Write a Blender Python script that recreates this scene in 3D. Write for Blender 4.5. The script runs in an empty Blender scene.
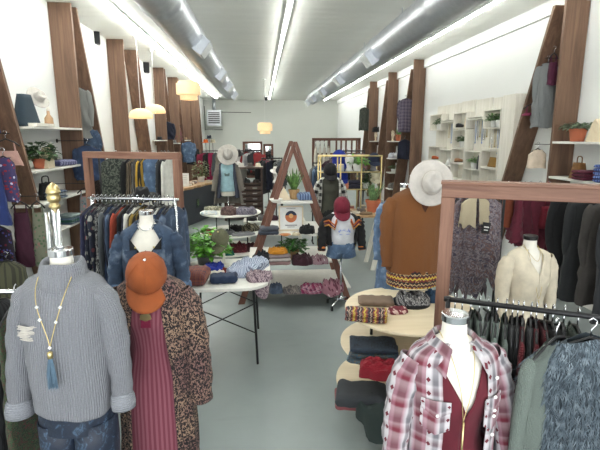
import bpy, math, random, re
from math import sin, cos, pi, atan2, sqrt, radians as R
from mathutils import Vector, Matrix
SC = bpy.context.scene
COL = SC.collection
# ---------------- camera, world, light, exposure ----------------
F = 455.0; PITCH = math.atan(89 / F); YAW = math.atan(38 / F); EYE = 2.2
cam = bpy.data.objects.new('camera', bpy.data.cameras.new('camera'))
COL.objects.link(cam); SC.camera = cam
cam.data.sensor_width = 36; cam.data.lens = 36 * F / 600; cam.data.clip_start = .05
cam.location = (0, 0, EYE); cam.rotation_euler = (pi / 2 - PITCH, 0, -YAW)
W = bpy.data.worlds.new('daylight'); SC.world = W; W.use_nodes = True
W.node_tree.nodes['Background'].inputs[0].default_value = (.93, .97, 1, 1)
W.node_tree.nodes['Background'].inputs[1].default_value = 1.0
SC.view_settings.view_transform = 'Standard'; SC.view_settings.look = 'None'
SC.view_settings.gamma = 1; SC.view_settings.use_curve_mapping = False
SC.view_settings.exposure = 1.08
TUBE = 27.0                      # emission of the fluorescent tubes
def sky_portal():
    l = bpy.data.lights.new('window_daylight', 'AREA'); l.shape = 'RECTANGLE'; l.size = 6.4; l.size_y = 2.9
    l.energy = 95; l.color = (.95, .98, 1)
    o = bpy.data.objects.new('window_daylight', l); COL.objects.link(o)
    o.location = (.6, -1.95, 1.9); o.rotation_euler = (pi / 2, 0, 0)
sky_portal()

# ---------------- helpers ----------------
def P(px, py, Y):
    u = (px - 300) / F; v = -(py - 225) / F
    cp, sp, cy, sy = cos(PITCH), sin(PITCH), cos(YAW), sin(YAW)
    x = u; y = cp + v * sp; z = -sp + v * cp
    r = (x * cy + y * sy, -x * sy + y * cy, z); t = Y / r[1]
    return Vector((r[0] * t, Y, EYE + r[2] * t))
class M:
    def __init__(s): s.v = []; s.f = []; s.uv = []
    def add(s, vs, fs, uvs=None):
        n = len(s.v); s.v += [tuple(q) for q in vs]
        for i, f in enumerate(fs):
            s.f.append([n + k for k in f])
            s.uv.append(uvs[i] if uvs else [(s.v[n + k][0], s.v[n + k][2]) for k in f])
        return s
    def box(s, c, d, m=None):
        m = m or Matrix()
        vs = [m @ Vector((c[0] + d[0] * i / 2, c[1] + d[1] * j / 2, c[2] + d[2] * k / 2)) for i in (-1, 1) for j in (-1, 1) for k in (-1, 1)]
        return s.add(vs, [(0, 1, 3, 2), (4, 6, 7, 5), (0, 4, 5, 1), (2, 3, 7, 6), (0, 2, 6, 4), (1, 5, 7, 3)])
    def prism(s, poly, a, b, axis='y'):
        """polygon extruded between a and b along an axis (poly in the other two coordinates)"""
        def mk(p, t): return {'x': (t, p[0], p[1]), 'y': (p[0], t, p[1]), 'z': (p[0], p[1], t)}[axis]
        n = len(poly); vs = [mk(p, a) for p in poly] + [mk(p, b) for p in poly]
        fs = [tuple(range(n)), tuple(range(2 * n - 1, n - 1, -1))] + [(i, i + n, (i + 1) % n + n, (i + 1) % n) for i in range(n)]
        return s.add(vs, fs)
    def loft(s, rings, closed=True, cap0=False, cap1=False, ulen=None):
        n = len(rings[0]); vs = [q for r in rings for q in r]; fs = []; uv = []
        mid = rings[len(rings) // 2]
        if ulen is None: ulen = sum((Vector(mid[i]) - Vector(mid[(i + 1) % n])).length for i in range(n if closed else n - 1))
        m = n if closed else n - 1; V = [0]
        for j in range(1, len(rings)): V.append(V[-1] + (Vector(rings[j][n // 2]) - Vector(rings[j - 1][n // 2])).length)
        for j in range(len(rings) - 1):
            for i in range(m):
                k = (i + 1) % n; fs.append((j * n + i, j * n + k, (j + 1) * n + k, (j + 1) * n + i))
                u0, u1 = ulen * i / m, ulen * (i + 1) / m; uv.append([(u0, V[j]), (u1, V[j]), (u1, V[j + 1]), (u0, V[j + 1])])
        if cap0: fs.append(tuple(range(n))[::-1]); uv.append([(0, 0)] * n)
        if cap1: b = (len(rings) - 1) * n; fs.append(tuple(range(b, b + n))); uv.append([(0, 0)] * n)
        return s.add(vs, fs, uv)
    def lathe(s, prof, n=24, c=(0, 0, 0), xf=None, cap=True):
        xf = xf or Matrix()
        rings = [[xf @ Vector((c[0] + r * cos(2 * pi * i / n), c[1] + r * sin(2 * pi * i / n), c[2] + z)) for i in range(n)] for r, z in prof]
        return s.loft(rings, True, cap, cap)
    def tube(s, pts, r, n=8, flat=1.0, cap=True, wr=0, seed=0):
        """tube through points; r a number or a list"""
        pts = [Vector(p) for p in pts]; rr = r if isinstance(r, (list, tuple)) else [r] * len(pts)
        rings = []; ref = None; rd = random.Random(seed); ph = [rd.uniform(0, 6) for _ in range(4)]
        for i, p in enumerate(pts):
            t = (pts[min(i + 1, len(pts) - 1)] - pts[max(i - 1, 0)]).normalized()
            if ref is None: ref = Vector((0, 1, 0)) if abs(t.y) < .9 else Vector((1, 0, 0))
            a = (ref - t * ref.dot(t)).normalized(); b = t.cross(a); ref = a
            rg = []
            for k in range(n):
                w = 2 * pi * k / n; q = rr[i]
                if wr: q *= 1 + wr * (sin(i * 1.7 + 2 * w + ph[0]) + .7 * sin(i * .9 - 3 * w + ph[1]))
                rg.append(p + a * q * flat * cos(w) + b * q * sin(w))
            rings.append(rg)
        return s.loft(rings, True, cap, cap)
    def build(s, name, mat, parent=None, bevel=0, smooth=False, solid=0, loc=None, rot=None):
        me = bpy.data.meshes.new(name); me.from_pydata(s.v, [], s.f); me.update()
        l = me.uv_layers.new(name='UVMap'); k = 0; flat = []
        for u in s.uv:
            for a in u: flat += [a[0], a[1]]
        l.data.foreach_set('uv', flat)
        if smooth: me.polygons.foreach_set('use_smooth', [True] * len(me.polygons))
        me.materials.append(mat)
        o = bpy.data.objects.new(name, me); COL.objects.link(o)
        if parent: o.parent = parent
        if loc is not None: o.location = loc
        if rot is not None: o.rotation_euler = rot
        if solid: d = o.modifiers.new('solid', 'SOLIDIFY'); d.thickness = solid; d.offset = 0
        if bevel: d = o.modifiers.new('bevel', 'BEVEL'); d.width = bevel; d.segments = 2; d.limit_method = 'ANGLE'
        return o
def path(pts, n):
    """smooth curve through points (Catmull-Rom), values of any dimension"""
    out = []; q = [pts[0]] + list(pts) + [pts[-1]]; seg = len(pts) - 1
    for i in range(n):
        t = i / (n - 1) * seg; k = min(int(t), seg - 1); t -= k
        a, b, c, d = q[k:k + 4]
        out.append(tuple(.5 * (2 * b[j] + (c[j] - a[j]) * t + (2 * a[j] - 5 * b[j] + 4 * c[j] - d[j]) * t * t + (3 * b[j] - a[j] - 3 * c[j] + d[j]) * t ** 3) for j in range(len(b))))
    return out
def thing(name, label, cat, loc=(0, 0, 0), rz=0, group=None):
    o = bpy.data.objects.new(name, None); COL.objects.link(o); o.empty_display_size = .05
    o.location = loc; o.rotation_euler = (0, 0, rz); return tag(o, label, cat, group)
def tag(o, label, cat, group=None, kind=None):
    o['label'] = label; o['category'] = cat
    if group: o['group'] = group
    if kind: o['kind'] = kind
    return o
def struct(o): o['kind'] = 'structure'; return o
ORD = ['first', 'second', 'third', 'fourth', 'fifth', 'sixth', 'seventh', 'eighth', 'ninth', 'tenth', 'eleventh', 'twelfth', 'thirteenth', 'fourteenth', 'fifteenth', 'sixteenth', 'seventeenth', 'eighteenth', 'nineteenth', 'twentieth']

# ---------------- materials ----------------
def lin(c): return tuple((x / 12.92 if x <= .04045 else ((x + .055) / 1.055) ** 2.4) for x in [q / 255 for q in c]) + (1,)
class N:
    def __init__(s, name, rough=.8, metal=0, sheen=0):
        s.m = bpy.data.materials.new(name); s.m.use_nodes = True; s.t = s.m.node_tree; s.b = s.t.nodes['Principled BSDF']
        s.b.inputs['Roughness'].default_value = rough; s.b.inputs['Metallic'].default_value = metal
        if sheen: s.b.inputs['Sheen Weight'].default_value = sheen
        s.co = s.t.nodes.new('ShaderNodeTexCoord')
    def n(s, t, **k):
        x = s.t.nodes.new(t)
        for a, b in k.items(): setattr(x, a, b)
        return x
    def l(s, a, b): s.t.links.new(a, b)
    def put(s, sock, v):
        if hasattr(v, 'is_output') or isinstance(v, bpy.types.NodeSocket): s.l(v, sock)
        else: sock.default_value = v
    def map(s, src='UV', scale=(1, 1, 1), rot=(0, 0, 0)):
        m = s.n('ShaderNodeMapping'); s.l(s.co.outputs[src], m.inputs[0]); m.inputs['Scale'].default_value = scale; m.inputs['Rotation'].default_value = rot; return m.outputs[0]
    def noise(s, vec, scale=5, detail=3, rough=.55, dist=0):
        x = s.n('ShaderNodeTexNoise'); s.l(vec, x.inputs[0]); x.inputs['Scale'].default_value = scale; x.inputs['Detail'].default_value = detail; x.inputs['Roughness'].default_value = rough; x.inputs['Distortion'].default_value = dist; return x.outputs[0]
    def vor(s, vec, scale=5, out='Distance', feature='F1'):
        x = s.n('ShaderNodeTexVoronoi'); x.feature = feature; s.l(vec, x.inputs[0]); x.inputs['Scale'].default_value = scale; return x.outputs[out]
    def wave(s, vec, scale=5, dist=0, dirn='X', prof='SIN'):
        x = s.n('ShaderNodeTexWave'); x.bands_direction = dirn; x.wave_profile = prof; s.l(vec, x.inputs[0]); x.inputs['Scale'].default_value = scale; x.inputs['Distortion'].default_value = dist; return x.outputs['Fac']
    def math(s, op, a, b=0.0):
        x = s.n('ShaderNodeMath', operation=op); s.put(x.inputs[0], a); s.put(x.inputs[1], b); return x.outputs[0]
    def sep(s, vec):
        x = s.n('ShaderNodeSeparateXYZ'); s.l(vec, x.inputs[0]); return x.outputs
    def ramp(s, fac, stops, const=False):
        x = s.n('ShaderNodeValToRGB'); s.l(fac, x.inputs[0]); e = x.color_ramp.elements
        if const: x.color_ramp.interpolation = 'CONSTANT'
        while len(e) < len(stops): e.new(.5)
        for i, (p, c) in enumerate(stops): e[i].position = p; e[i].color = lin(c) if max(c) > 1 or len(c) == 3 else c
        return x.outputs[0]
    def mix(s, f, a, b, mode='MIX'):
        x = s.n('ShaderNodeMix', data_type='RGBA', blend_type=mode); s.put(x.inputs[0], f)
        for k, v in ((6, a), (7, b)): s.put(x.inputs[k], lin(v) if isinstance(v, tuple) and len(v) == 3 else v)
        return x.outputs[2]
    def color(s, v): s.put(s.b.inputs['Base Color'], lin(v) if isinstance(v, tuple) and len(v) == 3 else v); return s
    def bump(s, h, st=.4, d=.01):
        x = s.n('ShaderNodeBump'); x.inputs['Strength'].default_value = st; x.inputs['Distance'].default_value = d; s.l(h, x.inputs['Height']); s.l(x.outputs[0], s.b.inputs['Normal']); return s
CACHE = {}
def sc(c, k): return tuple(max(0, min(255, int(x * k))) for x in c)
def cloth(c, pat='plain', c2=None, c3=None, s=1.0):
    c, c2, c3 = [q and tuple(int(v * (.77 if max(q) < 190 else .9)) for v in q) for q in (c, c2, c3)]; key = (c, pat, c2, c3, s)
    if key in CACHE: return CACHE[key]
    n = N('fabric_' + pat, .9, 0, .04); g = n.map('UV'); o = n.map('Object')
    weave = n.noise(g, 260, 2)
    if pat == 'plain':
        n.color(n.mix(n.noise(o, 14, 4), sc(c, .86), sc(c, 1.12))); n.bump(weave, .25, .002)
    elif pat == 'knit':      # vertical ribs
        w = n.wave(n.map('UV', (1, .15, 1)), 30 / s, .6, 'X'); st = n.wave(g, 55, 1, 'Y')
        n.color(n.mix(n.noise(g, 160, 3), sc(c, .84), sc(c, 1.15)))
        n.bump(n.math('ADD', w, n.math('MULTIPLY', st, .35)), .85, .006)
    elif pat == 'rows':      # horizontal rows
        w = n.wave(g, 30 / s, .6, 'Y'); n.color(n.mix(n.noise(g, 160, 3), sc(c, .84), sc(c, 1.15))); n.bump(w, .7, .005)
    elif pat == 'denim':
        a = n.noise(o, 9 * s, 4, .6); b = n.noise(n.map('UV', (300, 40, 1)), 1, 2)
        k = n.ramp(a, [(.35, sc(c, .7)), (.55, c), (.72, c2 or sc(c, 1.7))]); n.color(n.mix(n.math('MULTIPLY', b, .35), k, sc(c, 1.6))); n.bump(a, .5, .006)
    elif pat == 'velvet':    # crushed velvet
        a = n.noise(n.map('UV', (1, .6, 1)), 26, 5, .7, 1.2); n.color(n.ramp(a, [(.3, c), (.55, sc(c, 1.25)), (.64, c2), (.75, c)]))
        n.b.inputs['Roughness'].default_value = .55; n.bump(a, .5, .006)
    elif pat == 'spots':     # broken animal spots
        a = n.noise(n.map('UV', (1.0, .75, 1)), 62 * s, 2, .5, .9); n.color(n.ramp(a, [(.0, c), (.51, c2)], True) if not c3 else n.mix(n.ramp(n.noise(o, 5, 2), [(.4, (0, 0, 0)), (.6, (255, 255, 255))]), n.ramp(a, [(0, c), (.52, c2)], True), n.ramp(a, [(0, c), (.52, c3)], True)))
        n.bump(a, .3, .003)
    elif pat == 'floral':
        v = n.vor(g, 30 * s, 'Color'); d = n.vor(g, 30 * s); f = n.sep(v)
        k = n.ramp(f[0], [(0, c2), (.45, c3 or c2), (.7, c), (.85, c2)], True); n.color(n.mix(n.ramp(d, [(0, (255, 255, 255)), (.38, (0, 0, 0))], True), c, k)); n.bump(weave, .2, .002)
    elif pat == 'paisley':
        a = n.noise(g, 34 * s, 3, .6, 2.5); n.color(n.ramp(a, [(0, c), (.42, c2), (.5, c), (.56, c3 or c2), (.64, c)], True)); n.bump(a, .2, .003)
    elif pat in ('plaid', 'buffalo'):
        t = n.sep(n.map('UV', (9 / s, 9 / s, 1))); out = []
        for ax in (0, 1):
            fr = n.math('FRACT', t[ax])
            out.append(n.ramp(fr, [(0, c), (.5, c2)] if pat == 'buffalo' else [(0, c), (.2, c2), (.32, c), (.44, c3), (.62, c2), (.7, c3), (.82, c)], True))
        n.color(n.mix(.5, out[0], out[1])); n.bump(weave, .25, .002)
    elif pat == 'vstripe':
        t = n.sep(n.map('UV', (16 / s, 1, 1))); n.color(n.ramp(n.math('FRACT', t[0]), [(0, c), (.5, c2)] + ([(.8, c3)] if c3 else []), True)); n.bump(weave, .2, .002)
    elif pat == 'hstripe':
        t = n.sep(n.map('UV', (1, 16 / s, 1))); n.color(n.ramp(n.math('FRACT', t[1]), [(0, c), (.5, c2)] + ([(.8, c3)] if c3 else []), True)); n.bump(weave, .2, .002)
    elif pat == 'aztec':
        t = n.sep(n.map('UV', (1, 1, 1))); zz = n.math('ADD', n.math('MULTIPLY', t[1], 13.0), n.math('MULTIPLY', n.math('PINGPONG', n.math('MULTIPLY', t[0], 34.0), .5), .35))
        f = n.math('FRACT', zz); k = n.ramp(f, [(0, c), (.2, c2), (.34, (30, 24, 26)), (.45, c3), (.55, (30, 24, 26)), (.7, c), (.85, (190, 170, 60))], True)
        d = n.vor(g, 60); n.color(n.mix(n.ramp(d, [(0, (255, 255, 255)), (.25, (0, 0, 0))], True), k, c3)); n.bump(weave, .3, .002)
    CACHE[key] = n.m; return n.m
def solid(name, c, rough=.5, metal=0, bump=0):
    key = (name, c)
    if key in CACHE: return CACHE[key]
    n = N(name, rough, metal); o = n.map('Object')
    n.color(n.mix(n.noise(o, 22, 3), sc(c, .93), sc(c, 1.06)))
    if bump: n.bump(n.noise(o, 60, 3), bump, .004)
    CACHE[key] = n.m; return n.m
def wood(name, c1, c2, axis='Z', s=1.0, rough=.62, knots=True):
    n = N(name, rough); k = {'X': (.9, 14, 14), 'Y': (14, .9, 14), 'Z': (14, 14, .9)}[axis]
    v = n.map('Object', tuple(q * s for q in k)); a = n.noise(v, 1.6, 6, .65, .8); b = n.noise(n.map('Object', tuple(q * s * 4 for q in k)), 3, 3)
    col = n.ramp(a, [(.28, c1), (.5, tuple((p + q) // 2 for p, q in zip(c1, c2))), (.72, c2)]); col = n.mix(n.math('MULTIPLY', b, .35), col, sc(c1, .8))
    if knots:
        d = n.vor(n.map('Object', tuple(q * .28 * s for q in k)), 1.3); col = n.mix(n.ramp(d, [(0, (255, 255, 255)), (.07, (120, 120, 120)), (.13, (0, 0, 0))]), col, sc(c1, .55))
    n.color(col); n.bump(a, .25, .004); return n.m
WD = wood('stained_timber', (84, 61, 46), (138, 106, 82), 'Z', .55)
WDs = {a: wood('reddish_timber_' + a.lower(), (84, 49, 38), (130, 89, 70), a, 1.2) for a in 'XYZ'}
WARCH = {a: wood('pinkish_timber_' + a.lower(), (102, 67, 52), (152, 113, 92), a, 1.2) for a in 'XYZ'}
WPINE = wood('whitewashed_pine', (212, 208, 194), (238, 235, 225), 'Z', .8, .7)
WSHELF = solid('white_shelf_paint', (222, 220, 212), .5)
WBIRCH = wood('pale_birch_ply', (214, 196, 164), (232, 218, 190), 'X', .5, .4, False)
WDARK = wood('dark_walnut', (52, 36, 30), (84, 60, 48), 'X', 1, .5, False)
WLIVE = wood('live_edge_slab', (150, 116, 80), (196, 160, 118), 'Y', .7, .45)
CHROME = solid('chrome', (205, 207, 210), .14, 1)
BRASS = solid('gold_metal', (204, 184, 134), .34, 1)
BLACK = solid('black_metal', (28, 28, 30), .45, .3)
BPLAS = solid('black_plastic', (22, 22, 24), .35)
GALV = solid('galvanised_steel', (192, 196, 200), .34, .7, .15)
CREAM = solid('mannequin_linen', (226, 221, 210), .8, 0, .12)
WHITEP = solid('white_plastic', (226, 226, 222), .4)
TERRA = solid('terracotta', (178, 100, 70), .8, 0, .1)
SOIL = solid('potting_soil', (52, 40, 32), .95)
# ---------------- the room ----------------
XL, XR, YB, HC = -3.05, 4.2, 25.4, 4.1
n = N('polished_concrete', .36); o = n.map('Object')
a = n.noise(o, .55, 5, .6); b = n.noise(o, 6, 5, .7); st = n.ramp(n.noise(n.map('Object', (1.5, 6, 1)), 1.6, 2), [(.62, (0, 0, 0)), (.72, (255, 255, 255))])
c = n.ramp(a, [(.3, (122, 131, 130)), (.7, (143, 151, 149))]); c = n.mix(n.math('MULTIPLY', st, .12), c, (104, 112, 112)); n.color(c)
FLOOR = n.m
def wall_mat(name, c, seams=False):
    n = N(name, .7); o = n.map('Object'); k = n.mix(n.noise(o, .7, 3), sc(c, .985), sc(c, 1.015)); n.color(k); n.bump(n.noise(o, 45, 3), .06, .003); return n.m
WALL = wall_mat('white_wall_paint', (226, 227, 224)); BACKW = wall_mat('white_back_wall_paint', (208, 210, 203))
n = N('painted_ceiling', .65); o = n.map('Object'); w = n.wave(n.map('Object', (1, 1, 1)), 1.05, .15, 'Y'); n.color(n.mix(n.noise(n.map('Object', (.3, 2.2, 1)), 1.3, 4), (218, 219, 212), (234, 235, 228))); n.bump(w, .25, .02); CEIL = n.m
def slab(name, c, d, m): return struct(M().box(c, d).build(name, m))
slab('floor', ((XL + XR) / 2, 11.7, -.05), (XR - XL + .4, YB + 2.4, .1), FLOOR)
slab('ceiling', ((XL + XR) / 2, 11.7, HC + .05), (XR - XL + .4, YB + 2.4, .1), CEIL)
slab('wall_left', (XL - .1, 11.7, HC / 2), (.2, YB + 2.4, HC), WALL)
slab('wall_right', (XR + .1, 11.7, HC / 2), (.2, YB + 2.4, HC), WALL)
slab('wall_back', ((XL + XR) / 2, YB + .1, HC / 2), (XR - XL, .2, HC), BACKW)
fw = M(); fw.box(((XL + XR) / 2, -2.05, .2), (XR - XL, .15, .4)); fw.box(((XL + XR) / 2, -2.05, 3.75), (XR - XL, .15, .7))
fw.box((XL + .2, -2.05, HC / 2), (.4, .15, HC)); fw.box((XR - .2, -2.05, HC / 2), (.4, .15, HC)); struct(fw.build('wall_front', WALL))
wf = M()
for x in (-2.6, -.9, .6, 2.1, 3.75): wf.box((x, -2.05, 1.9), (.06, .1, 3.0))
struct(wf.build('window_1', BLACK))
slab('trim_1', (XR - .03, 11.7, 4.0), (.06, YB + 2.3, .2), WALL)
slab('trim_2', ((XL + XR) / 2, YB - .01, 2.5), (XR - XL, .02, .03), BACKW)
for i, y in ((3, 8.8),): pass
slab('baseboard_left', (XL + .008, 11.7, .06), (.016, YB + 2.2, .12), WSHELF)
slab('baseboard_right', (XR - .008, 11.7, .06), (.016, YB + 2.2, .12), WSHELF)
slab('baseboard_back', ((XL + XR) / 2, YB - .008, .06), (XR - XL, .016, .12), WSHELF)
sm = M()
for x in (-.9, 1.1, 3.0): sm.box((x, YB - .004, 2.05), (.012, .008, HC))
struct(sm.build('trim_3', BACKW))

# ---------------- ceiling lights ----------------
def emis(name, c, s):
    n = N(name, .5); n.color(c); n.b.inputs['Emission Color'].default_value = lin(c); n.b.inputs['Emission Strength'].default_value = s; return n.m
TUBEM = emis('fluorescent_tube', (251, 252, 248), TUBE); BODY = solid('white_fixture_enamel', (215, 217, 215), .4)
def strip(x, y0, y1, where, nt, seg=2.4):
    k = int((y1 - y0) / seg); s = (y1 - y0) / k
    for i in range(k):
        ya = y0 + i * s; t = thing('fluorescent_light', f'white fluorescent strip light on the ceiling, {ORD[i]} nearest in the {where} row', 'ceiling light', (x, ya, HC), 0, f'fluorescent strips in the {where} row')
        m = M(); m.box((0, s / 2, -.02), (.09 if nt == 1 else .13, s - .03, .04)); m.box((0, .02, -.045), (.08 if nt == 1 else .12, .03, .05)); m.box((0, s - .02, -.045), (.08 if nt == 1 else .12, .03, .05)); m.build('fixture_body', BODY, t, .004)
        for q in ((0,) if nt == 1 else (-.04, .04)):
            m = M(); m.tube([(q, .04, -.058), (q, s - .04, -.058)], .014, 10); m.build('light_tube', TUBEM, t, smooth=True)
strip(-2.18, 1.2, 23.6, 'left', 2); strip(.44, 1.2, 24.0, 'centre', 1); strip(3.33, 1.2, 24.6, 'right', 1)

# ---------------- ducts ----------------
def duct(x, y0, y1, r, z, side, name, boxes):
    t = thing('spiral_duct', f'round silver spiral ventilation duct hanging under the {name} side of ceiling', 'duct', (x, y0, z), 0, 'spiral ventilation ducts')
    L = y1 - y0; m = M(); rings = []; k = int(L / .06)
    for i in range(k + 1):
        q = r + (.006 if i % 4 == 0 else 0) + (.014 if i % 50 in (25, 26) else 0)
        rings.append([Vector((q * cos(2 * pi * j / 28), i * L / k, q * sin(2 * pi * j / 28))) for j in range(28)])
    m.loft(rings, True, True, True); m.build('duct_pipe', GALV, t, smooth=True)
    for b in boxes:
        m = M(); a = R(-38) if side > 0 else R(-142); mt = Matrix.Translation((0, b - y0, 0)) @ Matrix.Rotation(-a, 4, 'Y')
        m.box((r + .04, 0, 0), (.16, .42, .26), mt); vb = m.build('air_outlet', GALV, t, .006)
        m = M()
        for q in range(5): m.box((r + .125, -.16 + q * .08, 0), (.012, .05, .22), mt)
        m.build('grille', BODY, vb)
    y = 1.0
    while y < L - .5:
        m = M(); m.tube([(0, y, r), (0, y, HC - z)], .006, 6); m.lathe([(r + .012, -.015), (r + .012, .015)], 28, (0, 0, 0), Matrix.Translation((0, y, 0)) @ Matrix.Rotation(pi / 2, 4, 'X'), False); m.build('hanger_strap', GALV, t); y += 2.6
duct(-1.1, 1.0, 16.6, .235, 3.72, 1, 'left', [7.55, 10.9, 13.4, 16.2])
duct(2.15, 1.0, 19.6, .23, 3.72, -1, 'right', [8.4, 11.6, 14.6, 17.2, 19.4])

# ---------------- timber A frames on the walls ----------------
def aframe(side, Y0, vert=True, slant=1.35, label='', top=.2):
    """upright board square to the wall and a board leaning from its head, both .33 deep"""
    x0 = XL if side < 0 else XR - .33
    t = thing('timber_frame', label, 'timber frame', (x0, Y0, 0), 0, 'timber frames on the ' + ('left' if side < 0 else 'right') + ' wall')
    h = HC - (.2 if side > 0 else 0)
    w = .32
    if vert: M().box((w / 2 + .005, 0, HC / 2), (w, .05, HC - .01)).build('upright_board', WD, t, .003) if side < 0 else M().prism([(.005, .0), (w, .0), (w, 3.89), (.262, 3.89), (.262, HC - .005), (.005, HC - .005)], -.025, .025).build('upright_board', WD, t, .003)
    if slant:
        a = top; b = top + slant; m = M(); m.prism([(a, h - .01), (a + .055, h - .01), (b + .055, .0), (b, .0)], .01, w - .002, 'x'); m.build('leaning_board', WD, t, .003)
LBL = ['half of it cut off by the left picture edge', 'with grey cardigans hanging in it', 'beside the black speaker']
aframe(-1, 4.75, True, 1.3, 'rough brown timber frame at the left edge of the picture, nearest on the left wall', .15)
aframe(-1, 7.35, True, 1.35, 'tall brown timber frame on left wall with grey cardigan hanging inside')
aframe(-1, 9.9, True, 0, 'single wide upright brown timber on left wall between two black speakers')
aframe(-1, 10.95, False, 1.3, 'leaning brown timber behind the two dome pendant lamps on left wall', .05)
aframe(-1, 13.75, True, 1.35, 'brown timber frame on left wall just right of the dome pendant lamps')
aframe(-1, 15.9, True, 1.35, 'brown timber frame on left wall behind the slatted drum pendant lamp')
aframe(-1, 18.3, True, 1.35, 'brown timber frame on left wall, second from the back wall')
aframe(-1, 20.9, True, 1.35, 'brown timber frame on left wall, closest to the back wall')
aframe(1, 5.9, True, 1.5, 'large brown timber frame nearest on the right wall holding a grey cardigan', .22)
aframe(1, 11.8, True, 1.4, 'brown timber frame on right wall beside the whitewashed crate shelves')
aframe(1, 14.15, True, 1.4, 'brown timber frame on right wall, middle one of the far three')
aframe(1, 16.55, True, 1.4, 'brown timber frame on right wall, farthest from the front')

# ---------------- pendants, heater, speakers ----------------
n = N('woven_bamboo', .6); g = n.map('UV', (60, 60, 1)); w = n.math('MULTIPLY', n.wave(g, .8, 1, 'X'), n.wave(g, .8, 1, 'Y')); n.color(n.mix(w, (226, 196, 150), (244, 224, 190)))
n.b.inputs['Emission Color'].default_value = lin((255, 206, 150)); n.b.inputs['Emission Strength'].default_value = .24; n.bump(w, .4, .005); BAMBOO = n.m
BULB = emis('lamp_bulb', (255, 236, 200), 9)
def pendant(c, kind, s, label):
    t = thing('pendant_lamp', label, 'pendant lamp', c, 0, 'woven pendant lamps')
    m = M(); m.lathe([(.005, HC - c[2]), (.06, HC - c[2]), (.05, HC - c[2] - .04), (.008, HC - c[2] - .06)], 16); m.build('ceiling_canopy', WHITEP, t, smooth=True)
    m = M(); m.tube([(0, 0, .0), (0, 0, HC - c[2] - .05)], .006, 6); m.build('cord', WHITEP, t)
    m = M()
    if kind == 'dome': m.lathe([(s * q[0], s * q[1]) for q in path([(.03, .36), (.2, .34), (.42, .22), (.5, .02), (.49, -.06)], 14)], 28, cap=False)
    else:
        m.lathe([(s * .08, s * .42), (s * .42, s * .42), (s * .42, s * .4), (s * .42, s * .36), (s * .5, s * .34), (s * .5, -s * .1), (s * .42, -s * .12), (s * .36, -s * .14), (s * .36, -s * .32), (s * .2, -s * .33)], 28, cap=False)
    m.build('lamp_shade', BAMBOO, t, smooth=(kind == 'dome'), solid=.006)
    m = M(); m.lathe([(.005, -.02), (.035, .0), (.042, .035), (.03, .07), (.012, .1)], 14); m.build('bulb', BULB, t, smooth=True)
pendant(P(141, 117, 9.6), 'dome', .46, 'woven dome pendant lamp on left, lower and nearer of the two domes')
pendant(P(155, 112, 10.9), 'dome', .46, 'woven dome pendant lamp on left, higher and farther of the two domes')
pendant(P(188.5, 92, 10.6), 'drum', .52, 'stepped drum pendant lamp glowing under left duct, larger drum')
pendant(P(265, 129, 16), 'drum', .5, 'small stepped drum pendant lamp glowing near the back wall')
def speaker(c, label, s=1):
    t = thing('wall_speaker', label, 'speaker', c, R(20), 'black wall speakers')
    M().box((0, 0, 0), (.2 * s, .18 * s, .3 * s)).build('speaker_box', BPLAS, t, .012)
    M().box((0, -.095 * s, 0), (.17 * s, .012, .27 * s)).build('speaker_grille', solid('speaker_cloth', (36, 36, 38), .9), t, .003)
    M().tube([(0, .08, 0), (-.14 * s, .16, 0)], .02, 8).build('bracket', BLACK, t)
speaker(P(94, 36, 9.3) , 'small black speaker on left wall between the nearest timbers')
speaker(P(145, 67, 12.9), 'small black speaker on left wall beside the dome pendant lamps')
def heater():
    p = P(214.5, 118, 24.6); t = thing('unit_heater', 'grey metal gas heater hanging high on the back wall', 'heater', p)
    M().box((0, 0, 0), (.72, .55, .8)).build('heater_case', GALV, t, .01)
    m = M(); m.box((0, -.28, 0), (.58, .02, .55)); m.build('louvre_recess', BLACK, t)
    m = M()
    for i in range(5): m.box((0, -.3, -.2 + i * .1), (.58, .03, .035), )
    m.build('louvres', GALV, t)
    m = M(); m.tube([(0, 0, .4), (0, 0, HC - p.z - .01)], .09, 14); m.build('flue', GALV, t, smooth=True)
    m = M(); m.tube([(-.5, 0, .6), (-.5, 0, -.6), (.4, 0, -.6)], .02, 6); m.tube([(.36, 0, .3), (1.9, 0, .28)], .016, 6); m.build('gas_pipe', BLACK, t)
heater()
p = P(266, 93, 23.5); t = thing('security_camera', 'small dark dome camera on ceiling near back', 'camera', (p.x, p.y, HC)); M().lathe([(.1, 0), (.1, -.04), (.075, -.06), (.07, -.13), (.03, -.17), (.004, -.18)], 16).build('camera_dome', BPLAS, t, smooth=True)
# ---------------- clothes, mannequins, hats, plants ----------------
def waves(seed, k=3, base=3):
    rd = random.Random(seed); w = [(rd.uniform(.5, 1), rd.choice([1, 2, 3, 4, 5]) * base // 2 + 1, rd.uniform(-5, 5), rd.uniform(0, 6.28)) for _ in range(k)]
    tot = sum(q[0] for q in w)
    return lambda u, v: sum(a * sin(f * u + g * v + p) for a, f, g, p in w) / tot
def hanger(parent, w=.4, mat=None, dz=0):
    m = M(); m.tube([(-w / 2, 0, -.15 + dz), (-w * .3, 0, -.105 + dz), (0, 0, -.07 + dz), (w * .3, 0, -.105 + dz), (w / 2, 0, -.15 + dz)], .009, 6, .7); h = m.build('hanger', mat or BPLAS, parent, smooth=True)
    m = M(); m.tube([(0, 0, -.07 + dz), (0, 0, -.03 + dz), (.018, 0, -.012 + dz), (.018, 0, .008 + dz), (0, 0, .02 + dz), (-.018, 0, .008 + dz)], .0035, 6); m.build('hanger_hook', CHROME, h, smooth=True)
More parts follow.
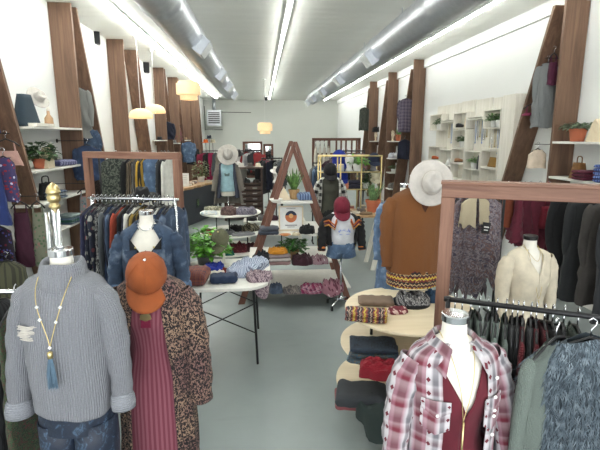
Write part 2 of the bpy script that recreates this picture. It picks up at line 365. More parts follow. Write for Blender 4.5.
def hang(name, label, cat, loc, rz, mat, L=.9, w=.4, t=.06, flare=1.1, sleeve=0, sm=None, group=None, seed=0, fold=.5, neck=.07, hang_mat=None, n=30, straps=False, taper=None, open_front=0, rag=0):
    """garment on a hanger: rail at local z=0, shoulders along local x"""
    T_ = thing(name, label, cat, loc, rz, group); rd = random.Random(seed * 7 + 3); wv = waves(seed, 4, 5); rows = 16
    hanger(T_, w * .95, hang_mat)
    rings = []
    for j in range(rows + 1):
        q = j / rows
        if straps:
            z = -.2 - (L - .2) * q; a = w * .36 + (w * .5 * flare - w * .36) * q
        else:
            z = [-.085, -.105, -.13, -.155, -.2][j] if j < 5 else -.2 - (L - .2) * (j - 4) / (rows - 4)
            a = [neck, w * .27, w * .42, w * .5, w * .5][j] if j < 5 else w * .5 * (1 + (flare - 1) * (j - 4) / (rows - 4))
        s = min(1, max(0, (-z - .12) / .5)); b = t * .35 + t * .3 * s * flare; rg = []
        for i in range(n):
            ph = -pi / 2 + 2 * pi * i / n if not open_front else -pi / 2 + open_front + (2 * pi - 2 * open_front) * i / (n - 1)
            c_, s_ = cos(ph), sin(ph); x = a * abs(c_) ** .8 * (1 if c_ > 0 else -1); y = b * abs(s_) ** .7 * (1 if s_ > 0 else -1)
            f = wv(x * 26 / max(w, .2) , z * 1.2); x += .012 * s * wv(z * 4 + 9, ph)
            rg.append((x * (1 + .03 * s * wv(z * 6, 2)), y + fold * t * .75 * s * f * (1 if s_ > 0 else .8), z + .012 * s * q * sin(3 * ph + seed) + rag * q ** 3 * (abs(((ph * 2.1 + seed) % 2) - 1) - .5) * 2))
        rings.append(rg)
    m = M(); m.loft(rings, not open_front); m.build('garment_body', mat, T_, smooth=True)
    if straps:
        for sx in (-1, 1): m = M(); m.tube([(sx * w * .3, -t * .2, -.21), (sx * w * .27, 0, -.1), (sx * w * .3, t * .2, -.21)], .006, 6); m.build('strap', mat, T_)
    if sleeve:
        for sx in (-1, 1):
            x0 = sx * (w * .5 - .035); pts = path([(x0, 0, -.15, .045), (x0 + sx * .03, 0, -.2, .05), (x0 + sx * (.045 + rd.uniform(0, .02)), rd.uniform(-.01, .01), -.2 - sleeve * .5, .045), (x0 + sx * rd.uniform(.0, .04), rd.uniform(-.02, .02), -.17 - sleeve, .036)], 12)
            m = M(); m.tube([p[:3] for p in pts], [p[3] for p in pts], 12, min(.8, t * 8), False, .07, seed + sx); m.build('sleeve', sm or mat, T_, smooth=True)
    return T_
def folded(label, loc, rz, w, d, h, mat, name='folded_sweater', cat='folded clothes', group=None, seed=0, lay=2, parent=None, stack=1):
    """one folded garment lying flat; rounded fold at the front"""
    rd = random.Random(seed); n = 28; wv = waves(seed, 3, 3); rings = []
    for i in range(15):
        q = i / 14; q = .5 - .5 * cos(pi * q); e = min(1, (1 - abs(2 * q - 1) ** 14) ** .5 + .0); x = -w / 2 + w * q; rg = []
        for k in range(n):
            a = 2 * pi * k / n; c_, s_ = cos(a), sin(a)
            y = d / 2 * abs(c_) ** .24 * (1 if c_ > 0 else -1); z = h / 2 * abs(s_) ** .5 * (1 if s_ > 0 else -1)
            if abs(z) < h * .48: y *= 1 - .05 * abs(cos(lay * pi * (z / h + .5)))
            top = max(0, s_)
            z2 = h / 2 + z * max(.25, e) + top * h * .12 * wv(q * 3, y * 9)
            rg.append((x * (1 + .025 * wv(z * 30, 1.3)), y * (.93 + .07 * e) + .012 * wv(q * 4, z * 20), max(0.001, z2)))
        rings.append(rg)
    m = M(); m.loft(rings, True, True, True); o = m.build(name, mat, parent, smooth=True, loc=loc, rot=(0, 0, rz))
    if not parent: tag(o, label, cat, group)
    return o
def heap(label, loc, rz, w, d, h, mat, name='crumpled_garment', cat='clothes', group=None, seed=0, droop=0, tilt=(0, 0)):
    """a loosely laid garment with ridged folds"""
    rd = random.Random(seed); rg_ = [(rd.uniform(0, pi), rd.uniform(3, 8), rd.uniform(0, 6), rd.uniform(.4, 1)) for _ in range(5)]; w2 = waves(seed + 50, 3, 3); rings = []; n = 44
    def ridge(u, v):
        t = 0
        for an, fr, ph, am in rg_: q = (u * cos(an) + v * sin(an)) * fr + ph + .5 * sin(2.3 * (v * cos(an) - u * sin(an)) + ph * 2); t += am * (1 - abs(sin(q))) 
        return t / 3.5 - .45
    for j in range(17):
        q = j / 16; r = sin(q * pi / 2) ** .75; rg = []
        for i in range(n):
            a = 2 * pi * i / n; e = 1 + .13 * w2(a, .5); x = w / 2 * r * e * abs(cos(a)) ** .7 * (1 if cos(a) > 0 else -1); y = d / 2 * r * e * abs(sin(a)) ** .7 * (1 if sin(a) > 0 else -1)
            z = h * (1 - q ** 4.0) ** .8 * (.85 + .85 * ridge(2 * x / w, 2 * y / d)) + .002
            if droop and y < -d * .3: z -= droop * ((-y - d * .3) / (d * .2)) ** 1.3
            rg.append((x, y, max(z, .002) if not droop else z))
        rings.append(rg)
    m = M(); m.loft(rings, True, False, False); m.uv = [[(m.v[k][0] + m.v[k][2] * .5, m.v[k][1] - m.v[k][2] * .7) for k in f] for f in m.f]
    o = m.build(name, mat, None, smooth=True, loc=loc, rot=(tilt[0], tilt[1], rz)); return tag(o, label, cat, group)
def cap_parts(parent, xf, mat, s=1.0, button=None, logo=None):
    """baseball cap: opening centre at the origin, visor towards -y"""
    m = M(); rings = []
    for z, r in [(0, 1.0), (.03, 1.02), (.06, .97), (.085, .85), (.105, .66), (.118, .42), (.124, .2), (.126, .03)]:
        rings.append([xf @ (Vector((.092 * r * cos(a), .106 * r * sin(a) + (.126 - z) * -.05, z)) * s) for a in [2 * pi * i / 28 for i in range(28)]])
    m.loft(rings, True, False, True); cr = m.build('cap_crown', mat, parent, smooth=True)
    m = M(); g = []
    for j in range(7):
        q = j / 6; rg = []
        for i in range(15):
            a = R(-165) + R(150) * i / 14; ex = .095 * q * max(0, sin((a + R(165)) / R(150) * pi)) ** .5
            x = (.094 + ex * .12) * cos(a); y = .108 * sin(a) - ex - .006
            rg.append(xf @ (Vector((x, y, .008 - .018 * q - 1.6 * x * x * (.5 + .6 * q) + .012)) * s))
        g.append(rg)
    m.loft(g, False); v = m.build('cap_visor', mat, parent, smooth=True, solid=.005)
    m = M(); m.lathe([(.001, .01), (.009, .006), (.011, 0)], 10, (0, 0, 0), xf @ Matrix.Translation(Vector((0, 0, .124)) * s)); m.build('cap_button', button or mat, parent, smooth=True)
    m = M()
    for k in range(6):
        a = pi / 6 + k * pi / 3; pts = []
        for z, r in [(.0, 1.01), (.03, 1.03), (.06, .98), (.085, .86), (.105, .67), (.118, .43), (.125, .12)]: pts.append(xf @ (Vector((.093 * r * cos(a), .107 * r * sin(a) + (.126 - z) * -.05, z)) * s))
        m.tube(pts, .0016 * s, 5)
    m.build('cap_seam', mat, cr)
    if logo:
        m = M(); c = xf @ (Vector((0, -.104, .05)) * s); m.lathe([(.028 * s, 0), (.028 * s, .006), (.001, .008)], 16, (0, 0, 0), xf @ Matrix.Translation(Vector((0, -.098, .052)) * s) @ Matrix.Rotation(R(72), 4, 'X')); m.build('cap_badge', logo, cr)
def hat_parts(parent, xf, mat, s=1.0, band=None, brim=.19):
    """wide brimmed felt hat, crown towards +z, pinched front towards -y"""
    m = M(); rings = []; n = 40
    def ring(r, z, k=0):
        rg = []
        for i in range(n):
            a = 2 * pi * i / n; x = r * cos(a) * .93; y = r * sin(a) * 1.07
            if k: x *= 1 - .42 * k * max(0, -sin(a)) ** 1.5; 
            rg.append(xf @ (Vector((x, y, z - (.02 * k * (1 - abs(cos(a)))))) * s))
        return rg
    for j in range(8):
        q = j / 7; r = brim + (.088 - brim) * q; rg = []
        for i in range(n):
            a = 2 * pi * i / n; rg.append(xf @ (Vector((r * cos(a), r * sin(a) * 1.04, .008 * (1 - q) * cos(2 * a) + (.006 if j > 5 else 0))) * s))
        rings.append(rg)
    for r, z, k in [(.087, .02, 0), (.084, .05, .25), (.08, .085, .6), (.072, .11, .9), (.058, .118, 1), (.035, .1, .9), (.012, .09, .6)]: rings.append(ring(r, z, k))
    m.loft(rings, True, False, True); m.build('hat_body', mat, parent, smooth=True, solid=.004 * s)
    if band: m = M(); m.loft([ring(.0895, .012), ring(.0885, .036)], True); m.build('hat_band', band, parent, smooth=True, solid=.003)
def cap(label, loc, mat, rot=(0, 0, 0), s=1.0, group=None, button=None, logo=None):
    t = thing('baseball_cap', label, 'cap', loc, 0, group); t.rotation_euler = rot; cap_parts(t, Matrix(), mat, s, button, logo); return t
def hat(label, loc, mat, rot=(0, 0, 0), s=1.0, group=None, band=None, brim=.19):
    t = thing('brimmed_hat', label, 'hat', loc, 0, group); t.rotation_euler = rot; hat_parts(t, Matrix(), mat, s, band, brim); return t
BODYP = [(0, .05, .05, 0), (.05, .052, .052, 0), (.08, .06, .058, 0), (.1, .1, .068, .005), (.12, .145, .078, .008), (.145, .175, .085, .008), (.19, .18, .095, .0), (.26, .168, .115, -.012), (.33, .16, .122, -.018), (.42, .135, .1, -.008), (.5, .122, .09, 0), (.6, .148, .102, .005), (.7, .172, .118, .008), (.82, .166, .112, .005), (.86, .15, .1, .005)]
def body_at(d, prof=BODYP):
    for i in range(len(prof) - 1):
        if d <= prof[i + 1][0]:
            q = (d - prof[i][0]) / (prof[i + 1][0] - prof[i][0]); return tuple(prof[i][k] + (prof[i + 1][k] - prof[i][k]) * q for k in (1, 2, 3))
    return prof[-1][1:]
def mannequin(label, loc, NT, rz=0, group=None, base='wheels', floor=0.0, capm=None, bodym=None, knob=True, name='mannequin', cut=.86):
    t = thing(name, label, 'mannequin', loc, rz, group); bm = bodym or CREAM
    m = M(); rings = []
    for d, a, b, c in [q for q in path(BODYP, 60) if q[0] <= cut + .001]: rings.append([(a * cos(2 * pi * i / 32), c + b * sin(2 * pi * i / 32), NT - d) for i in range(32)])
    m.loft(rings, True, True, True); m.build('torso', bm, t, smooth=True)
    m = M(); m.lathe([(.05, -.012), (.056, -.01), (.057, .018), (.054, .024), (.0, .026)], 28, (0, 0, NT)); cp = m.build('neck_cap', capm or CHROME, t, smooth=False, bevel=.002)
    if knob: m = M(); m.lathe([(.016, 0), (.016, .006), (.008, .012), (.009, .022), (.002, .026)], 14, (0, 0, NT + .026)); m.build('knob', CHROME, cp, smooth=True)
    m = M(); m.tube([(0, 0, floor + .1), (0, 0, NT - cut + .02)], .014, 12); m.build('stand_pole', CHROME, t, smooth=True)
    if base == 'wheels':
        m = M(); m.lathe([(.03, .08), (.035, .13), (.016, .15)], 14, (0, 0, floor))
        for k in range(4):
            a = pi / 4 + k * pi / 2; m.tube([(0, 0, floor + .11), (.11 * cos(a), .11 * sin(a), floor + .1), (.2 * cos(a), .2 * sin(a), floor + .06)], .012, 8)
        b_ = m.build('stand_base', CHROME, t, smooth=True)
        for k in range(4):
            a = pi / 4 + k * pi / 2; m = M(); m.tube([(.2 * cos(a) - .012, .2 * sin(a), floor + .03), (.2 * cos(a) + .012, .2 * sin(a), floor + .03)], .029, 14); m.build('caster', BLACK, b_)
    else:
        m = M(); m.lathe([(.15, .0), (.15, .012), (.03, .022), (.016, .1)], 28, (0, 0, floor)); m.build('stand_base', BLACK, t)
    return t
def garment(parent, name, NT, prof, mat, gap=None, seed=0, fold=.0, n=64, rows=40, fk=9, hem=None, solid=.004):
    """cloth tube around a torso: prof = [(depth below neck top, half width, half depth, y shift)]; gap(d) = half opening angle at the front"""
    m = M(); rings = []; pr = path(prof, rows); d0, d1 = prof[0][0], prof[-1][0]; wv = waves(seed, 4, fk); w2 = waves(seed + 9, 3, 4)
    for d, a, b, c in pr:
        if .1 < d < .86:   # never inside the torso
            ba, bb, bc = body_at(d); a = max(a, ba + .009 + fold * .5); b = max(b, bb - bc + c + .009 + fold * .5)
        s = min(1, max(0, (d - d0 - .1) / max(.15, d1 - d0 - .1))); g = gap(d) if gap else 0; rg = []
        for i in range(n):
            ph = -pi / 2 + g + (2 * pi - 2 * g) * i / (n - 1 if gap else n)
            f = fold * s * wv(ph, d * 2) + .003 * w2(ph, d * 7)
            h = hem(ph) * s ** 3 if hem else 0
            rg.append(((a + f) * cos(ph), c + (b + f) * sin(ph), NT - d + h))
        rings.append(rg)
    m.loft(rings, not gap); return m.build(name, mat, parent, smooth=True, solid=solid)
def sleeve(parent, name, pts, mat, seed=0, wr=.06, n=20, rows=26, cuff=None, flat=1.0):
    p = path(pts, rows); m = M(); m.tube([q[:3] for q in p], [q[3] for q in p], n, flat, False, wr, seed); o = m.build(name, mat, parent, smooth=True, solid=.003)
    if cuff:
        a, b = Vector(p[-1][:3]), Vector(p[-3][:3]); d = (a - b).normalized(); r = p[-1][3] * cuff[1]
        m = M(); L = cuff[2]; m.tube([a - d * L, a - d * L * .7, a - d * .25 * L, a + d * .012, a + d * .016, a - d * .01], [r * .88, r * 1.02, r * 1.07, r * 1.03, r * .92, r * .8], n, flat, False, .02, seed + 1); m.build('cuff', cuff[0], o, smooth=True)
    return o
def collar(parent, NT, mat, r0=.07, r1=.12, gap=.5, drop=.045, point=.045, z0=-.08, name='collar', tip=None):
    m = M(); A, B, C_ = [], [], []
    for i in range(33):
        q = i / 32; a = -pi / 2 + gap + (2 * pi - 2 * gap) * q; fr = abs(2 * q - 1) ** 5
        A.append((r0 * cos(a) * 1.05, r0 * sin(a), NT + z0 - .045 * fr))
        B.append(((r0 + .01) * cos(a) * 1.05, (r0 + .01) * sin(a), NT + z0 + .02 - .04 * fr))
        rr = r1 + point * fr; C_.append((rr * cos(a) * 1.1, rr * sin(a) * (1 - .15 * fr) - .0 * fr, NT + z0 - drop - (.05 + point * .3) * fr))
    mid = [tuple((b[k] + c[k]) / 2 + (.006 if k == 2 else 0) for k in range(3)) for b, c in zip(B, C_)]
    m.loft([A, B, mid, C_], False); return m.build(name, mat, parent, smooth=True, solid=.004)
def necklace(parent, pts, mat, r=.0025, pendant=None):
    p = path(pts, 40); m = M(); m.tube(p, r, 6, 1, False); return m.build('necklace', mat, parent, smooth=True)
def leaf(m, base, d, L, w, rd, curl=.5):
    d = Vector(d).normalized(); s = d.cross(Vector((0, 0, 1)));
    if s.length < .05: s = Vector((1, 0, 0))
    s.normalize(); u = s.cross(d); c = []
    for q, ww in ((0, .08), (.3, .8), (.6, 1), (.85, .6), (1, .03)):
        p = Vector(base) + d * L * q - Vector((0, 0, 1)) * curl * L * q * q; c.append((p + s * w / 2 * ww + u * w * .12, p, p - s * w / 2 * ww + u * w * .12))
    m.add([v for r in c for v in r], [(3 * i + k, 3 * i + k + 1, 3 * i + k + 4, 3 * i + k + 3) for i in range(4) for k in range(2)])
def leafmat(c):
    key = ('leaf', c)
    if key in CACHE: return CACHE[key]
    n = N('leaf_green', .45); n.color(n.ramp(n.noise(n.map('Object'), 18, 3), [(.3, sc(c, .65)), (.5, c), (.7, sc(c, 1.35))])); CACHE[key] = n.m; return n.m
def plant(label, loc, pot=(.08, .12), potm=None, c=(70, 120, 50), nl=120, spread=.16, h=.16, L=.07, w=.045, kind='bush', seed=1, group=None, name='potted_plant', trail=0, basket=False):
    t = thing(name, label, 'plant', loc, 0, group); rd = random.Random(seed); r, ph = pot; pm = potm or WHITEP
    m = M(); m.lathe([(r * .72, 0), (r * .78, .005), (r * .97, ph * .8), (r * 1.07, ph * .8), (r * 1.08, ph), (r * .98, ph), (r * .95, ph * .88), (.001, ph * .86)], 24); m.build('pot', pm, t, smooth=False)
    m = M(); m.lathe([(r * .94, ph * .87), (r * .5, ph * .93), (.001, ph * .9)], 16, cap=False); m.build('soil', SOIL, t, smooth=True)
    m = M()
    if kind == 'blade':
        for i in range(nl):
            a = rd.uniform(0, 2 * pi); q = rd.uniform(.05, .55); d = Vector((q * cos(a), q * sin(a), 1)); leaf(m, (r * .4 * cos(a), r * .4 * sin(a), ph * .85), d, h * rd.uniform(.6, 1.05), w, rd, rd.uniform(-.05, .15))
    else:
        st = M()
        for i in range(nl):
            a = rd.uniform(0, 2 * pi); e = rd.uniform(.0, 1) ** .6; q = rd.uniform(-.1, 1)
            b = Vector((spread * e * cos(a), spread * e * sin(a), ph + h * (q if q > 0 else q * trail * 4) * (1.1 - .5 * e * e)))
            d = Vector((cos(a + rd.uniform(-1, 1)), sin(a + rd.uniform(-1, 1)), rd.uniform(-.2, .9))); leaf(m, b, d, L * rd.uniform(.7, 1.2), w * rd.uniform(.8, 1.2), rd, .35)
            if i % 4 == 0: st.tube([(0, 0, ph * .85), (b.x * .4, b.y * .4, (ph + b.z) / 2 + .02), tuple(b)], .002, 4)
        st.build('stems', leafmat(sc(c, .8)), t)
    m.build('foliage', leafmat(c), t, smooth=True); return t
def wooden_arch(label, x0, x1, Y, z, b=.09, parent_name='wooden_frame', d=.09, z0=0, mat=None):
    t = thing(parent_name, label, 'wooden frame', ((x0 + x1) / 2, Y, z0), 0); h = (x1 - x0) / 2; H = z - z0
    mx, mz = (mat['X'], mat['Z']) if mat else (WDs['X'], WDs['Z'])
    M().box((0, 0, H - b / 2), (2 * h + b, d, b)).build('top_beam', mx, t, .004)
    for s in (-1, 1): M().box((s * h, 0, (H - b) / 2), (b, d, H - b)).build('post', mz, t, .004)
    return t
# ---------------- foreground mannequins ----------------
SWEATER = cloth((170, 172, 180), 'knit'); SW_ROW = cloth((174, 176, 184), 'rows')
def man_sweater():
    p = P(61, 253, 2.2); NT = p.z; t = mannequin('mannequin in pale grey ribbed cowl neck sweater and blue velvet trousers, front left', (p.x, p.y, 0), NT, R(-6))
    sw = garment(t, 'sweater', NT, [(.08, .066, .062, 0), (.1, .115, .082, .005), (.12, .162, .094, .006), (.145, .19, .104, .005), (.19, .205, .12, 0), (.35, .205, .146, -.01), (.6, .208, .152, -.01), (.72, .206, .158, 0), (.79, .198, .158, 0)], SWEATER, seed=4, fold=.012, hem=lambda ph: .015 * sin(ph * 2))
    m = M(); rings = []
    for d, r, e in path([(.1, .06, 0), (.055, .066, 0), (.032, .078, 0), (.036, .094, 0), (.075, .106, 0), (.125, .112, .008), (.16, .108, .01), (.168, .088, .01)], 22):
        rings.append([(r * cos(a) * 1.03, r * sin(a) * .95 - e, NT - d + .006 * sin(3 * a) - .018 * max(0, -sin(a)) * min(1, d / .05)) for a in [2 * pi * i / 40 for i in range(40)]])
    m.loft(rings); m.build('cowl_neck', SWEATER, sw, smooth=True)
    sleeve(sw, 'sleeve', [(-.12, .01, NT - .185, .05), (-.175, .0, NT - .215, .066), (-.215, 0, NT - .33, .072), (-.245, -.01, NT - .5, .066), (-.262, -.03, NT - .67, .056), (-.265, -.05, NT - .82, .05)], SWEATER, 3, .05, cuff=(SW_ROW, 1.25, .075))
    sleeve(sw, 'sleeve', [(.12, .01, NT - .185, .05), (.175, .0, NT - .215, .064), (.212, 0, NT - .33, .068), (.238, -.01, NT - .5, .06), (.255, -.03, NT - .64, .05), (.265, -.05, NT - .77, .044)], SWEATER, 8, .05, cuff=(SW_ROW, 1.25, .07))
    m = M(); rd = random.Random(5)
    for i in range(26):
        x = -.115 + rd.uniform(-.012, .012); z = NT - .315 - i * .0028; y = -sqrt(max(0, 1 - (x / .21) ** 2)) * .15 - .012
        m.tube([(x - .04 - rd.uniform(0, .012), y + .008, z), (x, y - .004, z - .003), (x + .03 + rd.uniform(0, .012), y, z + .001)], .0022, 5)
    m.build('frayed_patch', cloth((206, 200, 192)), sw)
    # trousers
    tr = M(); VEL = cloth((22, 36, 56), 'velvet', (82, 112, 142))
    garment(t, 'trousers', NT, [(.66, .17, .12, 0), (.74, .18, .125, 0), (.84, .185, .132, 0), (.9, .18, .135, 0)], VEL, seed=2, fold=.004)
    for s in (-1, 1):
        m = M(); m.tube([(s * .088, 0, NT - .86), (s * .092, 0, NT - 1.0), (s * .1, 0, NT - 1.2), (s * .1, 0, NT - 1.45)], [.1, .1, .09, .085], 24, 1.15, False, .04, s + 5); m.build('trouser_leg', VEL, t, smooth=True, solid=.004)
    nl = necklace(t, [(-.065, .02, NT - .055), (-.078, -.075, NT - .1), (-.055, -.15, NT - .2), (.0, -.182, NT - .35), (.012, -.188, NT - .39), (.022, -.182, NT - .35), (.062, -.15, NT - .2), (.078, -.075, NT - .1), (.065, .02, NT - .055)], BRASS)
    bd = M()
    for q in ((-.05, -.155, .215), (-.034, -.17, .27), (.058, -.155, .215), (.04, -.17, .28), (.012, -.192, .395)): bd.lathe([(.001, -.009), (.009, 0), (.001, .009)], 10, (q[0], q[1], NT - q[2]))
    bd.build('bead', WHITEP, nl, smooth=True)
    m = M(); m.lathe([(.004, .02), (.012, .015), (.012, -.012), (.009, -.014)], 14, (.012, -.195, NT - .43)); m.build('tassel_cap', BRASS, nl, smooth=True)
    m = M(); rd = random.Random(3)
    for i in range(150):
        a = rd.uniform(0, 2 * pi); r = rd.uniform(0, .028) ; m.tube([(.012 + .007 * cos(a), -.197 + .006 * sin(a), NT - .44), (.012 + r * .8 * cos(a), -.2 + r * .5 * sin(a), NT - .51), (.012 + r * cos(a), -.2 + r * .5 * sin(a), NT - .585 + rd.uniform(-.01, .01))], [.0016, .0018, .0008], 4, 1, False)
    m.build('tassel', cloth((112, 142, 166)), nl)
man_sweater()
KIM = cloth((30, 22, 24), 'spots', (146, 108, 102), (186, 152, 126), 1.5)
def man_kimono():
    p = P(150, 262, 2.6); NT = p.z; t = mannequin('mannequin in rust baseball cap and spotted black and tan kimono over pink dress', (p.x, p.y, 0), NT, R(-2), knob=False)
    garment(t, 'dress', NT, [(.135, .14, .085, 0), (.19, .165, .1, 0), (.3, .165, .128, -.012), (.42, .15, .118, -.008), (.52, .15, .115, 0), (.7, .19, .135, 0), (.95, .2, .15, 0), (1.25, .205, .16, 0)], cloth((138, 62, 80), 'vstripe', (166, 96, 110), None, .28), seed=3, fold=.008)
    g = lambda d: .36 if d < .14 else .36 + min(.25, (d - .14) * .5)
    k = garment(t, 'kimono', NT, [(.095, .085, .075, .01), (.115, .14, .092, .005), (.15, .19, .11, .003), (.22, .2, .13, 0), (.4, .205, .15, -.005), (.7, .215, .16, 0), (1.0, .225, .17, 0), (1.22, .235, .175, 0)], KIM, g, 7, .022, 90)
    for s in (-1, 1):
        sleeve(k, 'sleeve', [(s * .165, .0, NT - .175, .06), (s * .205, 0, NT - .27, .078), (s * .238, -.01, NT - .45, .078), (s * .255, -.02, NT - .65, .075), (s * .26, -.03, NT - .86, .07)], KIM, 3 + s, .05)
    nl = necklace(t, [(-.06, .02, NT - .075), (-.055, -.085, NT - .13), (-.02, -.14, NT - .2), (.0, -.152, NT - .25), (.02, -.14, NT - .2), (.055, -.085, NT - .13), (.06, .02, NT - .075)], BRASS, .002)
    m = M(); m.prism([(-.032, -.285), (-.028, -.262), (-.012, -.248), (.012, -.248), (.028, -.262), (.032, -.285), (0, -.3)], -.158, -.152); q = m.build('fan_pendant', BRASS, nl, loc=(0, 0, NT))
    m = M()
    for i in range(24): x = -.024 + .002 * i; m.tube([(x, -.156, NT - .29), (x * 1.15, -.16, NT - .335)], .002, 4)
    m.build('tassel', cloth((150, 24, 70)), nl)
    cp = bpy.data.objects.new('baseball_cap', None); COL.objects.link(cp); cp.parent = t; cp.location = (-.02, -.01, NT - .085); cp.rotation_euler = (R(36), R(0), R(12))
    cap_parts(cp, Matrix(), cloth((180, 92, 38), 'plain'), 1.22, CHROME)
man_kimono()
DEN = cloth((60, 80, 106), 'denim', (150, 166, 186)); DEND = cloth((38, 58, 90), 'denim', (84, 110, 144)); DENL = cloth((92, 118, 150), 'denim', (158, 176, 196))
def man_denim():
    p = P(146, 213, 3.6); NT = p.z; t = mannequin('mannequin in open blue denim jacket over a black camisole', (p.x, p.y, 0), NT, R(4), knob=False)
    garment(t, 'camisole', NT, [(.135, .178, .092, .004), (.18, .183, .102, 0), (.25, .178, .125, -.01), (.33, .166, .13, -.018), (.5, .14, .1, 0), (.7, .18, .13, 0), (.9, .19, .14, 0)], cloth((24, 24, 30)), lambda d: max(0.0, .95 * (1 - (d - .13) / .2)), seed=3, fold=.005)
    k = garment(t, 'denim_jacket', NT, [(.085, .08, .072, .01), (.11, .14, .09, .005), (.15, .195, .11, .003), (.22, .205, .13, 0), (.4, .2, .148, -.005), (.6, .2, .15, 0), (.7, .2, .15, 0)], DEN, lambda d: .62 + max(0, .2 - d) * .6, 5, .01)
    collar(k, NT, DEN, .078, .13, .62, .045, .04, -.085)
    for s in (-1, 1):
        sleeve(k, 'sleeve', [(s * .17, .0, NT - .17, .058), (s * .215, 0, NT - .27, .066), (s * .25, -.02, NT - .42, .058), (s * .265, -.05, NT - .6, .05)], DEN, 3 + s, .09, cuff=(DENL, 1.2, .05))
        m = M(); m.box((s * .105, -.148, NT - .31), (.085, .008, .09), Matrix()); m.box((s * .105, -.154, NT - .275), (.09, .008, .03)); m.build('chest_pocket', DEN, k, .003)
        for i in range(6): m = M(); m.lathe([(.008, 0), (.008, .003), (.002, .005)], 10, (0, 0, 0), Matrix.Translation((s * .068, -.152, NT - .24 - i * .07)) @ Matrix.Rotation(pi / 2, 4, 'X')); m.build('button', BRASS, k)
    necklace(t, [(-.058, .01, NT - .05), (-.055, -.06, NT - .09), (0, -.085, NT - .125), (.055, -.06, NT - .09), (.058, .01, NT - .05)], CHROME, .003)
man_denim()
def plaid_shirt_mat():
    n = N('western_plaid', .88, 0, .1); t = n.sep(n.map('UV', (1, 1, 1))); u = n.math('FRACT', n.math('MULTIPLY', t[0], 8.2)); v = n.math('FRACT', n.math('MULTIPLY', t[1], 9.0))
    W_, G, Mr, L_ = (186, 181, 184), (100, 97, 103), (100, 28, 44), (142, 90, 104)
    a = n.ramp(u, [(0, W_), (.16, W_), (.24, G), (.36, G), (.42, W_), (.56, L_), (.6, Mr), (.82, Mr), (.88, L_)]); b = n.ramp(v, [(0, W_), (.3, G), (.42, G), (.5, W_), (.7, Mr), (.78, Mr), (.86, W_)])
    k = n.mix(.3, a, b)
    du = n.math('ABSOLUTE', n.math('SUBTRACT', u, .08)); dv = n.math('ABSOLUTE', n.math('SUBTRACT', n.math('FRACT', n.math('MULTIPLY', t[1], 18.0)), .5))
    dia = n.math('LESS_THAN', n.math('ADD', n.math('MULTIPLY', du, 2.6), n.math('MULTIPLY', dv, 1.0)), .2); k = n.mix(dia, k, (96, 22, 38)); n.color(k)
    n.bump(n.noise(n.map('UV'), 260, 2), .25, .002); return n.m
PLAID = plaid_shirt_mat(); MAR = cloth((112, 22, 42)); 
